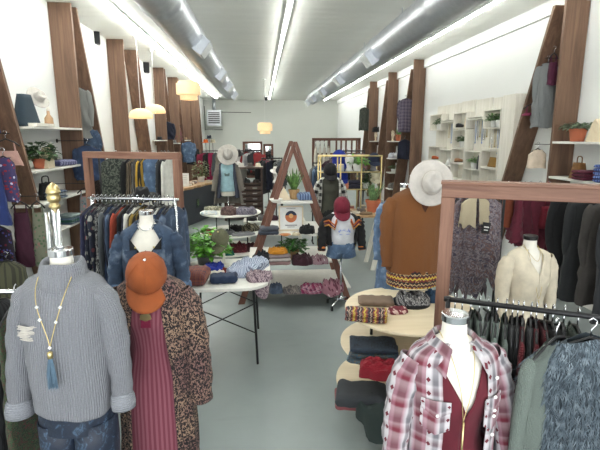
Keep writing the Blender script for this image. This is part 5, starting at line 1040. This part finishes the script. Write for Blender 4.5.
x, y, z = F_[('farthest', 1)]; heap('dark folded jeans on the farthest right timber shelf', (x, y, z), 0, .3, .34, .14, cloth((50, 54, 66)), 'folded_jeans', 'jeans', seed=103)
x, y, z = F_[('middle', 2)]; plant('small fern on the third shelf of the middle right timber', (x, y, z), (.07, .1), BLK and WHITEP, (70, 100, 60), 90, .14, .12, .06, .03, 'bush', 33, 'plants on the shelves')
x, y, z = F_[('middle', 3)]; heap('grey bag on the lowest shelf of the middle right timber', (x, y, z), 0, .26, .3, .18, cloth((130, 126, 120)), 'grey_bag', 'bag', seed=104)
x, y, z = F_[('farthest', 2)]; heap('brown cloth on the lowest shelf of the farthest right timber', (x, y, z), 0, .28, .3, .2, cloth((112, 92, 76)), 'brown_cloth', 'cloth', seed=105)
for nme, Y, px, ys in (('first', 13.5, 170, (140, 160)), ('second', 15.7, 182, (143,)), ('third', 18.0, 194, (140, 155))):
    for k, py in enumerate(ys):
        z = P(px, py, Y).z; mini(XL + .17, Y - .04, z, -1, f'small white shelf at the far left timbers, {nme} timber, {ORD[k]} shelf'); c = (XL + .17, Y - .06, z + .001)
        if k == 0: hat(f'{["black", "grey", "tan"][["first", "second", "third"].index(nme)]} hat on the top shelf of the {nme} far left timber', c, cloth([(28, 28, 30), (120, 120, 118), (170, 140, 100)][["first", "second", "third"].index(nme)]), (0, 0, 0), .85, 'hats on shelves')
        else: heap(f'{"pale" if nme == "first" else "brown"} folded cloth on the lower shelf of the {nme} far left timber', c, 0, .28, .34, .14, cloth((190, 184, 172) if nme == 'first' else (120, 96, 76)), 'folded_cloth', 'cloth', seed=106)
whang(173, 128, 15.95, -2.8, 'scarf', 'pink and green scarf hanging beside the second far left timber', cloth((150, 80, 96), 'floral', (90, 120, 70)), .6, .26, t=.12, seed=121, straps=True)
whang(195, 148, 17.6, -2.6, 'jacket', 'black jacket hanging on the wall behind the counter', BLK, .7, .44, t=.14, sleeve=.5, seed=122)
whang(190, 142, 16.8, -2.6, 'shirt', 'pale denim shirt hanging on the wall behind the counter', DENL, .8, .4, t=.14, sleeve=.4, seed=123)

# ---------------- counter ----------------
def cw(x, y): return (-1.99 + .309 * (y + 1.15) - .951 * (.33 - x), 10.83 + .951 * (y + 1.15) + .309 * (.33 - x))
t = thing('service_counter', 'dark grey service counter with live edge wooden top on the left', 'counter', (*cw(0, 0), 0), R(-18))
m = M(); m.box((0, 0, .45), (.66, 2.3, .9)); m.build('counter_body', solid('charcoal_paint', (62, 66, 72), .6), t, .006)
m = M(); pl = []; rd = random.Random(9)
for i in range(25): pl.append((.36 + .025 * sin(i * 1.1) + .012 * sin(i * 2.7), -1.2 + 2.4 * i / 24))
pl += [(-.36, 1.2), (-.36, -1.2)]; m.prism(pl, .9, .96, 'z'); m.build('live_edge_top', WLIVE, t, .006)
m = M(); m.box((.333, -.1, .5), (.012, .16, .24)); tg_ = m.build('leaf_sign', solid('dark_green_sign', (52, 64, 58), .6), t)
m = M(); 
for i in range(7): leaf(m, (.342, -.1, .42 + i * .02), (.05, (-1) ** i * .8, .8), .07, .03, rd, 0)
m.build('leaf_motif', leafmat((140, 170, 120)), tg_)
cz = .961
def easel(label, c, h, w, mat, rz=0, name='wooden_easel'):
    t = thing(name, label, 'easel', c, rz, 'wooden easels on the counter'); m = M(); m.tube([(-w / 2, 0, 0), (0, .02, h)], .014, 6); m.tube([(w / 2, 0, 0), (0, .02, h)], .014, 6); m.tube([(0, .16, 0), (0, .02, h)], .012, 6); m.build('leg', mat, t)
    m = M(); m.prism([(-w * .42, .03), (w * .42, .03), (0, h * .82)], -.006, .012); m.build('panel', mat, t)
easel('tall triangular wooden earring easel on the counter, taller one', (*cw(0, -.7), cz), .5, .24, WBIRCH, R(10)); easel('small triangular wooden block easel at the front of the counter', (*cw(.05, -1.0), cz), .26, .3, WLIVE, R(-10))
m = M(); m.prism([(-.13, 0), (.13, 0), (.13, .02), (.12, .33), (-.12, .33), (-.13, .02)], -.008, .008); o = m.build('price_board', WHITEP, None, .003, loc=(*cw(.15, -.45), cz), rot=(R(-8), 0, R(-6))); tag(o, 'white upright card sign on the counter', 'sign')
m = M(); rd = random.Random(8)
for i in range(5): m.box((0, -.0095, .27 - i * .045), (.16 - .02 * (i % 2), .003, .006))
m.build('printed_line', solid('grey_ink', (120, 120, 120), .8), o)
m = M(); m.box((0, 0, .05), (.2, .16, .1)); o = m.build('kraft_box', solid('kraft', (164, 124, 86), .8), None, .004, loc=(*cw(-.1, -.4), cz)); tag(o, 'brown kraft gift box on the counter', 'box')
plant('bushy olive green potted plant at the far end of the counter', (*cw(.05, .75), cz), (.1, .15), WHITEP, (110, 120, 76), 260, .22, .42, .08, .04, 'bush', 41, 'plants on the tables')
for i in range(5): heap(f'small {["white shell", "tan pouch", "cream bowl", "brown dish", "grey stone"][i]} on the counter top', (*cw(.2 - .04 * i, -.25 + .15 * i), cz), 0, .12, .12, .06, cloth([(220, 214, 204), (180, 150, 116), (226, 216, 196), (132, 100, 74), (150, 150, 148)][i]), 'trinket', 'trinket', 'trinkets on the counter', seed=130 + i)

# ---------------- round tiered table in the middle ----------------
tiers('round three tiered white table with folded clothes, left of centre', -.6, 8.6, [.57, .6, .63], [.79, .42, .08], WSHELF, .012)
gt = 'clothes on the round white tiered table'
def pile(lb, px, Y, z, w, d, h, c, pat='plain', c2=None, c3=None, sd=0, ps=1): heap(lb, (P(px, 225, Y).x, Y, z + .001), R((sd * 37) % 40 - 20), w, d, h, cloth(c, pat, c2, c3, ps), 'folded_garment', 'folded clothes', gt, seed=sd)
pile('pale blue and white folded top at left of the upper round tier', 210, 8.35, .79, .32, .26, .06, (190, 206, 216), 'hstripe', (226, 226, 222), None, 140)
pile('brown check folded shirt at the middle of upper round tier', 229, 8.3, .79, .3, .26, .16, (112, 84, 82), 'plaid', (60, 46, 52), (150, 120, 110), 141, .6)
pile('grey and lilac printed blouse at right of upper round tier', 246, 8.35, .79, .4, .3, .13, (130, 124, 142), 'paisley', (180, 174, 184), (90, 84, 100), 142)
pile('sage and beige folded scarf at the back of upper round tier', 214, 8.85, .79, .34, .2, .08, (146, 146, 124), 'floral', (190, 184, 160), None, 143)
pile('crimson folded top on middle round tier left side', 208, 8.45, .42, .24, .22, .07, (150, 40, 56), 'plain', None, None, 144)
pile('orange folded top beside the crimson one on middle tier', 213, 8.25, .42, .2, .18, .05, (200, 100, 50), 'plain', None, None, 145)
pile('black folded garment on middle round tier', 236, 8.6, .42, .28, .24, .13, (38, 36, 38), 'plain', None, None, 146)
pile('black and cream animal print blouse on middle round tier', 250, 8.6, .42, .36, .26, .13, (48, 44, 38), 'spots', (180, 170, 140), None, 147)
pile('pale grey folded knit at the front of middle round tier', 243, 8.2, .42, .4, .2, .06, (164, 164, 168), 'rows', None, None, 148)
pile('grey folded jeans on middle round tier centre', 229, 8.3, .42, .2, .22, .09, (104, 106, 110), 'denim', None, None, 149)
pile('burgundy scarf heaped on the lowest round tier', 238, 8.35, .08, .34, .3, .16, (104, 28, 40), 'floral', (150, 70, 76), None, 150)
pile('dark maroon jumper on the lowest round tier right side', 252, 8.4, .08, .3, .28, .13, (78, 24, 36), 'rows', None, None, 151)
pile('olive folded tee on the lowest round tier', 222, 8.2, .08, .26, .2, .08, (112, 116, 56), 'plain', None, None, 152)
pile('teal folded tee on the lowest round tier', 228, 8.08, .08, .2, .14, .07, (26, 122, 100), 'plain', None, None, 153)

# ---------------- hat mannequin and drawer unit ----------------
p = P(227, 158, 10.5); NT = p.z; t = mannequin('mannequin in wide pale hat, light blue tee and long striped cardigan', (p.x, p.y, 0), NT, 0, knob=False)
garment(t, 'tee', NT, [(.08, .075, .066, .01), (.105, .13, .084, .005), (.14, .172, .1, .003), (.22, .18, .12, 0), (.4, .16, .135, 0), (.75, .2, .14, 0)], cloth((164, 200, 210)), None, 5, .008)
m = M(); m.prism([(-.05, -.4), (.05, -.4), (.06, -.34), (0, -.29), (-.06, -.34)], -.15, -.14); m.build('tee_print', solid('tee_print_grey', (90, 110, 110), .7), t, loc=(0, 0, NT))
garment(t, 'striped_shirt', NT, [(.09, .082, .072, .01), (.15, .195, .112, .003), (.4, .2, .15, 0), (.75, .24, .17, 0), (.9, .25, .18, 0)], cloth((60, 68, 92), 'vstripe', (110, 116, 134), None, .6), lambda d: .75, 5, .02)
k = garment(t, 'long_cardigan', NT, [(.085, .088, .076, .01), (.15, .21, .12, .003), (.4, .23, .16, 0), (.8, .3, .18, 0), (1.05, .34, .19, 0)], cloth((166, 158, 148), 'knit'), lambda d: 1.1, 6, .02)
for s in (-1, 1): sleeve(k, 'sleeve', [(s * .175, 0, NT - .17, .055), (s * .23, 0, NT - .3, .065), (s * .28, 0, NT - .5, .06), (s * .32, -.02, NT - .75, .055)], cloth((166, 158, 148), 'knit'), 3 + s, .07)
hh = bpy.data.objects.new('brimmed_hat', None); COL.objects.link(hh); hh.parent = t; hh.location = (.03, -.13, NT + .08); hh.rotation_euler = (R(68), 0, 0); hat_parts(hh, Matrix(), cloth((202, 196, 188)), 1.3, cloth((176, 170, 162)), .18)
t = thing('drawer_unit', 'dark wooden drawer unit with mirror back in the middle distance', 'cabinet', (-.49, 12.2, 0))
m = M()
for s in (-1, 1): m.box((s * .48, 0, .7), (.05, .5, 1.4))
m.box((0, 0, 1.385), (1.05, .54, .04)); m.box((0, 0, .97), (.92, .5, .03)); m.box((0, .24, .5), (.92, .02, .94)); m.box((0, 0, .06), (.92, .5, .03)); m.build('cabinet_frame', WDARK, t, .004)
for i in range(6):
    z = .16 + i * .14; m = M(); m.box((0, -.02, z), (.9, .46, .115)); d_ = m.build('drawer', WDARK, t, .004); m = M(); 
    for x in (-.3, 0, .3): m.box((x, -.258, z), (.12, .012, .035))
    m.build('drawer_label', solid('grey_label', (140, 136, 130), .6), d_)
m = M(); m.box((-.12, .1, 1.17), (.42, .02, .36)); m.build('mirror', N('mirror_glass', .04, 1).color((225, 230, 232)).m, t)
tz = 1.406
for i, (px, c) in enumerate(((241, (226, 222, 214)), (250, (120, 112, 106)), (258, (226, 216, 190)))):
    hat(f'{["white", "grey felt", "cream straw"][i]} hat resting on top of the dark drawer unit', (P(px, 160, 12.15).x, 12.15, tz), cloth(c), (0, 0, R(30 * i)), [.9, .85, .8][i], 'hats on the drawer unit', brim=.15)
for i, (c, x) in enumerate(((BLK, -.35), (cloth((44, 120, 140)), -.25), (DGR, .1), (cloth((70, 60, 56)), .33))): heap(f'{["black", "teal", "charcoal", "brown"][i]} folded cloth inside the open top of the drawer unit', (-.49 + x, 12.1, .987), 0, .16, .2, .1, c, 'folded_cloth', 'cloth', 'cloths in the drawer unit', seed=160 + i)
# ---------------- back wall displays ----------------
gb = 'clothes at the back of the shop'
def brack(label, xa, xb, Y, z, items, mat=BLACK, w=.42):
    rack(label, (xa, Y), (xb, Y), z, 'garment_rack', mat, r=.018, feet=.2)
    for i, (q, kind, cl, m_, L_, rz) in enumerate(items): hang('hanging_' + kind, f'{cl} {kind} on the {label.split(",")[0]}, {ORD[i]} from left', kind, (xa + (xb - xa) * q, Y, z), R(rz), m_, L=L_, w=.42, t=.12, flare=1.15, sleeve=.5 if kind in ('shirt', 'coat', 'jacket', 'cardigan') else 0, seed=200 + int(xa * 10) + i, group=gb)
x = lambda px, Y: P(px, 160, Y).x
CRIM = cloth((150, 24, 66)); 
brack('tall black rack beside the counter, holding crimson clothes', x(203, 15), x(220, 15), 15, 1.75, [(.1, 'coat', 'crimson', CRIM, .95, 20), (.3, 'shirt', 'black', BLK, .8, 60), (.5, 'coat', 'magenta', cloth((170, 30, 84)), .95, 15), (.75, 'dress', 'grey', GRY, .8, 70), (.95, 'dress', 'beige', cloth((170, 160, 146)), .8, 70)])
for i, (px, c) in enumerate(((206, (220, 104, 40)), (209.5, (36, 44, 60)), (213, (196, 186, 160)))):
    h_ = thing('hat_post', f'slim black hat post on the back left rack, {ORD[i]} from left', 'hat stand', (x(px, 15) , 15.12, 0), 0, 'hat posts'); zt = P(px, 142 - (4 if i == 1 else 0), 15).z; m = M(); m.tube([(0, 0, 0), (0, 0, zt)], .01, 6); m.build('post', BLACK, h_); m = M(); m.lathe([(.12, 0), (.12, .01), (.01, .02)], 16); m.build('base', BLACK, h_)
    hat(f'{["orange", "navy", "sand coloured"][i]} hat on a black post at the back left', (x(px, 15), 15.12, zt - .02), cloth(c), (0, 0, 0), .95, 'hats on posts', brim=.15)
t = thing('bar_stool', 'black metal stool standing before the crimson clothes', 'stool', (x(214, 13), 13.0, 0))
m = M(); m.lathe([(.001, .66), (.17, .66), (.17, .7), (.001, .7)], 24, cap=False); m.build('seat', BLACK, t)
for i in range(4): a = pi / 4 + i * pi / 2; m = M(); m.tube([(.12 * cos(a), .12 * sin(a), .66), (.2 * cos(a), .2 * sin(a), 0)], .012, 8); m.build('leg', BLACK, t)
m = M(); m.tube([(.17 * cos(a), .17 * sin(a), .25) for a in [2 * pi * i / 16 for i in range(17)]], .008, 6); m.build('foot_ring', BLACK, t)
def picframe(label, xa, xb, z0, z1, Y, inner, depth=.04):
    t = thing('wall_mirror', label, 'mirror', ((xa + xb) / 2, Y, z0)); w = xb - xa; h = z1 - z0; b = .07; m = M()
    for c, d in (((0, 0, b / 2), (w, depth, b)), ((0, 0, h - b / 2), (w, depth, b)), ((-w / 2 + b / 2, 0, h / 2), (b, depth, h)), ((w / 2 - b / 2, 0, h / 2), (b, depth, h))): m.box(c, d)
    m.build('frame', WDs['X'], t, .004); M().box((0, .005, h / 2), (w - b, depth * .5, h - b)).build('mirror_pane', inner, t); return t
MIR = CACHE.get('mir') or N('mirror_silver', .05, 1).color((215, 220, 220)).m
picframe('wide wooden framed mirror standing at the back behind the drawer unit', x(243, 14.5), x(262.5, 14.5), .9, P(250, 141.5, 14.5).z, 14.5, MIR); picframe('narrow wooden framed mirror right of the wide one', x(263.5, 14.8), x(273.5, 14.8), .9, P(268, 144, 14.8).z, 14.8, MIR)
brack('low rack under the two mirrors, holding red clothes', x(240, 14), x(262, 14), 14, 1.78, [(.2, 'shirt', 'red', cloth((170, 44, 48)), .5, 20), (.4, 'dress', 'pale grey', cloth((190, 190, 190)), .6, 30), (.6, 'shirt', 'charcoal', DGR, .6, 50), (.8, 'shirt', 'coral red', cloth((186, 64, 66)), .5, 10)])
brack('black rack in the middle distance, right of drawer unit', x(262, 13), x(282, 13), 13, 1.6, [(.0, 'coat', 'black', BLK, 1.0, 40), (.15, 'dress', 'charcoal', DGR, 1.0, 60), (.3, 'shirt', 'dusty pink', cloth((176, 110, 122)), .65, 10), (.5, 'coat', 'navy', NAVY, .9, 50), (.65, 'jacket', 'black', BLK, .8, 15), (.85, 'dress', 'black and white', BWP, .9, 40), (1.0, 'coat', 'grey', GRY, .8, 60)])
cp_h = {}
for i, (px, py, Y, hc, s) in enumerate(((238, 147, 13.6, (60, 58, 62), 1.0), (268, 150, 14.2, (30, 30, 32), .95), (276, 164, 12.2, (236, 232, 226), .9))):
    c = P(px, py + 8, Y); t = thing('hat_bust', f'white display head in {["grey", "black", "white"][i]} hat at the back, {["left of the mirrors", "in front of narrow mirror", "beside dusty pink shirt"][i]}', 'display head', (c.x, Y, 0), 0, 'display heads'); z = c.z
    m = M(); m.lathe([(.001, z - .3), (.1, z - .29), (.09, z - .24), (.05, z - .2), (.052, z - .14), (.075, z - .08), (.09, z), (.085, z + .06), (.05, z + .1), (.001, z + .11)], 22); m.build('head', WHITEP, t, smooth=True)
    m = M(); m.tube([(0, -.088, z - .02), (0, -.108, z - .045), (0, -.09, z - .055)], .012, 8); m.build('nose', WHITEP, t, smooth=True)
    m = M(); m.tube([(0, 0, 0), (0, 0, z - .28)], .014, 8); m.lathe([(.14, 0), (.14, .012), (.014, .02)], 20); m.build('stand', BLACK, t)
    hh = bpy.data.objects.new('brimmed_hat', None); COL.objects.link(hh); hh.parent = t; hh.location = (0, 0, z + .03); hh.rotation_euler = (R(20), 0, 0); hat_parts(hh, Matrix(), cloth(hc), s * 1.1, None, .16)
c = P(281, 171, 9.0); t = thing('cap_post', 'slim black post holding a dark felt cap left of the A frame', 'hat stand', (c.x, 9.0, 0)); m = M(); m.tube([(0, 0, 0), (0, 0, c.z)], .01, 8); m.build('post', BLACK, t); m = M(); m.lathe([(.14, 0), (.14, .012), (.014, .02)], 20); m.build('base', BLACK, t)
cap('dark charcoal cap on a post left of the A frame display', (c.x, 9.0, c.z - .03), cloth((46, 48, 52)), (R(30), 0, R(30)), 1.2)
# slatted rack right back
def slatrack():
    xa, xb, Y, zt = x(312, 14), x(360, 14), 14.0, P(335, 138, 14).z; t = thing('slatted_rack', 'reddish wooden slatted rack frame near the back right', 'wooden frame', ((xa + xb) / 2, Y, 0)); w = xb - xa
    m = M(); m.box((0, 0, zt - .04), (w, .08, .08)); m.box((0, 0, zt - .48), (w, .06, .06)); m.build('top_beam', WDs['X'], t, .004)
    for q in (-.5, -.18, .5): M().box((w * q + (.04 if q < 0 else -.04), 0, zt / 2), (.08, .08, zt - .02)).build('post', WDs['Z'], t, .004)
    for q in (.0, .1, .2, .32, .42): M().box((w * q, 0, zt - .26), (.05, .04, .4)).build('slat', WDs['Z'], t, .003)
    for i in range(4):
        X_ = xa + .1 + .13 * i; peg_m = M(); peg_m.tube([(0, 0, 0), (0, -.14, .02)], .012, 6); pg = peg_m.build('peg', WDs['Z'], t, loc=(X_ - (xa + xb) / 2, -.04, zt - .1))
        hang('hanging_scarf', f'cream scarf hanging from the slatted rack frame, {ORD[i]} from left', 'scarf', (X_, Y - .13, zt - .09), R(80), cloth((206, 200, 186)), L=.85, w=.3, t=.08, seed=300 + i, group='cream scarves on the slatted rack', straps=True)
slatrack()
c = P(331, 158, 11.8); NT = c.z; t = mannequin('mannequin in a dark plum coat in front of the slatted rack', (c.x, 11.8, 0), NT, 0, knob=False, bodym=cloth((150, 130, 124)))
k = garment(t, 'plum_coat', NT, [(.06, .075, .07, .01), (.15, .21, .12, .003), (.4, .22, .16, 0), (.8, .25, .18, 0), (1.05, .27, .19, 0)], cloth((66, 34, 50)), lambda d: .35, 6, .02)
for s in (-1, 1): sleeve(k, 'sleeve', [(s * .175, 0, NT - .17, .055), (s * .23, 0, NT - .3, .068), (s * .28, 0, NT - .5, .06), (s * .3, -.02, NT - .72, .05)], cloth((66, 34, 50)), 3 + s, .07)
brack('black rack behind the gold shelf, right of the plum coat', x(338, 11.5), x(364, 11.5), 11.5, 1.85, [(.05, 'dress', 'mauve', cloth((96, 60, 84)), .8, 20), (.2, 'dress', 'white', WHT, .8, 60), (.35, 'coat', 'grey', GRY, .8, 60), (.5, 'shirt', 'charcoal', DGR, .8, 50), (.65, 'dress', 'brown', cloth((110, 84, 70)), .8, 60), (.8, 'coat', 'pale grey', cloth((150, 150, 152)), .8, 40), (.95, 'dress', 'dusty rose', cloth((160, 110, 116)), .8, 60)])
c = P(330, 172, 8.3); NT = c.z; t = mannequin('mannequin in black cap and black and white buffalo check shirt', (c.x, 8.3, 0), NT, 0, knob=False)
garment(t, 'olive_top', NT, [(.08, .075, .066, .01), (.14, .172, .1, .003), (.22, .18, .12, 0), (.4, .16, .135, 0), (.75, .2, .14, 0)], cloth((78, 78, 66)), None, 5, .008); garment(t, 'black_skirt', NT, [(.55, .165, .12, 0), (.8, .2, .15, 0), (1.1, .2, .15, 0)], BLK, None, 5, .008)
BUF = cloth((212, 210, 204), 'buffalo', (34, 32, 34), None, 1.1); k = garment(t, 'check_shirt', NT, [(.085, .085, .075, .01), (.15, .205, .118, .003), (.4, .22, .155, 0), (.8, .25, .17, 0), (.95, .26, .17, 0)], BUF, lambda d: .8, 6, .015)
for s in (-1, 1): sleeve(k, 'sleeve', [(s * .175, 0, NT - .17, .055), (s * .235, 0, NT - .3, .068), (s * .28, 0, NT - .5, .06), (s * .3, -.02, NT - .74, .05)], BUF, 3 + s, .07)
hh = bpy.data.objects.new('baseball_cap', None); COL.objects.link(hh); hh.parent = t; hh.location = (0, 0, NT + .0); hh.rotation_euler = (R(30), 0, 0); cap_parts(hh, Matrix(), BLK, 1.35)
rack('black rack left of buffalo check shirt, holding denim', (x(314, 9), 9.2), (x(322, 9), 9.2), 1.68, 'garment_rack', BLACK, feet=.16)
for i, (px, c_) in enumerate(((315, cloth((150, 150, 150))), (318, DENL), (321, DEN))): hang('hanging_jacket', f'{["grey", "pale denim", "mid blue denim"][i]} jacket on the small rack left of the buffalo check shirt', 'jacket', (x(px, 9), 9.2, 1.68), R(65), c_, L=.7, w=.4, t=.07, sleeve=.5, seed=310 + i, group=gb)
# gold etagere
t = thing('gold_etagere', 'tall gold metal display shelf with glass trays in the middle distance', 'shelf unit', (1.68, 8.7, 0)); xa, xb = 1.1, 2.26; zs = [.74, 1.2, 1.53]
gm = M()
for q in (xa, (xa + .38), xb - .38 + .0, xb):
    for y in (-.18, .18): m = M(); m.tube([(q - 1.68, y, 0), (q - 1.68, y, 1.84)], .014, 8); m.build('post', BRASS, t, smooth=True)
m = M()
for y in (-.18, .18): m.tube([(xa - 1.68, y, 1.83), (xb - 1.68, y, 1.83)], .014, 8)
for q in (xa, xb): m.tube([(q - 1.68, -.18, 1.83), (q - 1.68, .18, 1.83)], .014, 8)
m.build('top_rail', BRASS, t, smooth=True)
GL = N('shelf_glass', .08); GL.color((206, 214, 206)); GL.b.inputs['Transmission Weight'].default_value = .75; GL.b.inputs['IOR'].default_value = 1.3
for z in zs:
    m = M()
    for y in (-.18, .18): m.tube([(xa - 1.68, y, z), (xb - 1.68, y, z)], .012, 8)
    for q in (xa, xb): m.tube([(q - 1.68, -.18, z), (q - 1.68, .18, z)], .012, 8)
    s_ = m.build('shelf_frame', BRASS, t, smooth=True); m = M(); m.box((0, 0, z + .006), (xb - xa, .36, .01)); m.build('glass_shelf', GL.m, s_)
ge = 'things on the gold display shelf'; e = lambda px, z, y=8.7: (P(px, 180, y).x, y, zs[z] + .012)
RB = cloth((24, 56, 176))
def headstand(label, c, hm, capm, gr_, rot=(R(25), 0, 0), s=1.15):
    t = thing('hat_bust', label, 'display head', c, 0, gr_); m = M(); m.lathe([(.07, 0), (.065, .02), (.05, .06), (.055, .1), (.078, .16), (.085, .22), (.07, .28), (.03, .31), (.001, .315)], 22); m.build('head', hm, t, smooth=True)
    m = M(); m.tube([(0, -.07, .2), (0, -.1, .17), (0, -.078, .155)], .012, 8); m.build('nose', hm, t, smooth=True)
    if capm: hh = bpy.data.objects.new('baseball_cap', None); COL.objects.link(hh); hh.parent = t; hh.location = (0, 0, .2); hh.rotation_euler = rot; cap_parts(hh, Matrix(), capm, s)
headstand('white display head without a hat on the gold shelf', e(349, 2), WHITEP, None, ge); headstand('display head in royal blue cap on the middle glass shelf', e(342, 1), WHITEP, RB, ge)
c = P(339, 157, 10.4); t = thing('cap_post', 'slim black post holding a royal blue cap above the gold shelf', 'hat stand', (c.x, 10.4, 0)); m = M(); m.tube([(0, 0, 0), (0, 0, c.z)], .01, 8); m.build('post', BLACK, t); m = M(); m.lathe([(.14, 0), (.14, .012), (.014, .02)], 20); m.build('base', BLACK, t)
cap('royal blue cap on a post above the gold shelf', (c.x, 10.4, c.z - .05), RB, (R(38), 0, R(0)), 1.75)
plant('bright trailing plant in white pot on the top glass shelf', e(357, 2), (.09, .14), WHITEP, (104, 160, 60), 130, .2, .14, .08, .05, 'bush', 51, 'plants on the tables', trail=.1); plant('dark green fern on the middle glass shelf', e(366, 1), (.07, .1), WHITEP, (44, 76, 44), 240, .17, .26, .07, .035, 'bush', 52, 'plants on the tables', trail=.3)
headstand('display head in navy cap at right of top glass shelf', e(373, 2), solid('grey_head', (120, 120, 124), .6), cloth((44, 54, 84)), ge); headstand('display head in cream cap at right of the middle glass shelf', e(374.5, 1), WHITEP, cloth((214, 206, 178)), ge)
for i in range(3): folded(f'dark slate folded top on the middle glass shelf, {["bottom", "middle", "top"][i]} of three', (e(353, 1)[0], 8.7, zs[1] + .012 + i * .05), 0, .3, .26, .048, cloth((66, 66, 86)), 'folded_shirt', 'folded clothes', ge, seed=330 + i)
for i, (px, z, c_) in enumerate(((333, 2, (70, 74, 90)), (341, 2, (170, 170, 170)), (335, 1, (190, 186, 176)), (346, 1, (200, 120, 90)), (330, 0, (180, 176, 166)), (342, 0, (100, 40, 60)), (352, 0, (160, 90, 80)), (364, 0, (130, 126, 120)), (376, 0, (110, 100, 80)))):
    m = M(); m.lathe([(.05, 0), (.055, .01), (.055, .11), (.045, .12), (.001, .12)], 18); t = thing('jar', f'small {["slate", "silver", "ivory", "peach", "beige", "wine red", "clay", "stone grey", "olive brown"][i]} jar on the {["lowest", "middle", "top"][z]} glass shelf', 'jar', e(px, z, 8.6), 0, 'jars on the gold display shelf'); m.build('jar_body', solid('jar_glaze%d' % i, c_, .4), t, smooth=True); m = M(); m.lathe([(.05, .12), (.05, .135), (.001, .14)], 18); m.build('lid', WBIRCH, t)
# trestle table
t = thing('trestle_table', 'pale wooden trestle table with white splayed legs right of centre', 'table', (1.78, 7.5, 0))
m = M(); pl = [(-.42 + .02 * sin(i), -.36 + .72 * i / 12) for i in range(13)] + [(1.0, .36), (1.0, -.36)]; m.prism(pl, .9, .94, 'z'); m.build('tabletop', WLIVE, t, .004)
for sy in (-.3, .2):
    for q in (-1, 1): m = M(); m.prism([(.34 + q * .3 - .035, 0), (.34 + q * .3 + .035, 0), (.34 + q * .1 + .035, .9), (.34 + q * .1 - .035, .9)], sy - .025, sy + .025); m.build('leg', WPINE, t, .003)
    m = M(); m.box((.34, sy, .4), (.38, .03, .06)); m.build('stretcher', WPINE, t)
plant('spiky aloe in a large terracotta pot on the trestle table', (P(373, 205, 7.45).x, 7.45, .941), (.12, .21), TERRA, (104, 134, 88), 30, .1, .38, .1, .035, 'blade', 61, 'plants on the tables')
for i, (px, Y, w_, c_, n_) in enumerate(((355, 7.3, .18, (196, 186, 170), 'cream necklace tray'), (366, 7.22, .2, (150, 120, 90), 'tan leather wallet'), (383, 7.25, .24, (206, 200, 190), 'ivory folded cloth'), (388, 7.4, .16, (60, 90, 150), 'blue bead box'), (361, 7.5, .16, (110, 100, 96), 'grey soap dish'), (349, 7.35, .12, (120, 80, 60), 'brown purse'))):
    heap(f'small {n_} on the trestle table', (P(px, 213, Y).x, Y, .941), 0, w_, .14, .05, cloth(c_), 'trinket', 'trinket', 'trinkets on the trestle table', seed=340 + i)
# low display behind the A frame
m = M(); 
t = thing('display_bench', 'low white bench with folded clothes behind the A frame display', 'bench', (.25, 9.6, 0)); M().box((0, 0, .43), (1.3, .5, .04)).build('bench_top', WSHELF, t, .004)
for s in (-1, 1): M().box((s * .55, 0, .205), (.05, .44, .41)).build('leg', WSHELF, t, .004)
for i in range(5): heap(f'{["black", "grey", "plum", "denim blue", "beige"][i]} folded clothes on the low white bench', (-.22 + .22 * i, 9.55, .451), .1 * i, .2, .26, .1 + .02 * (i % 2), cloth([(36, 36, 38), (120, 120, 122), (80, 36, 56), (80, 100, 130), (176, 160, 140)][i]), 'folded_garment', 'folded clothes', 'clothes on the low bench', seed=350 + i)
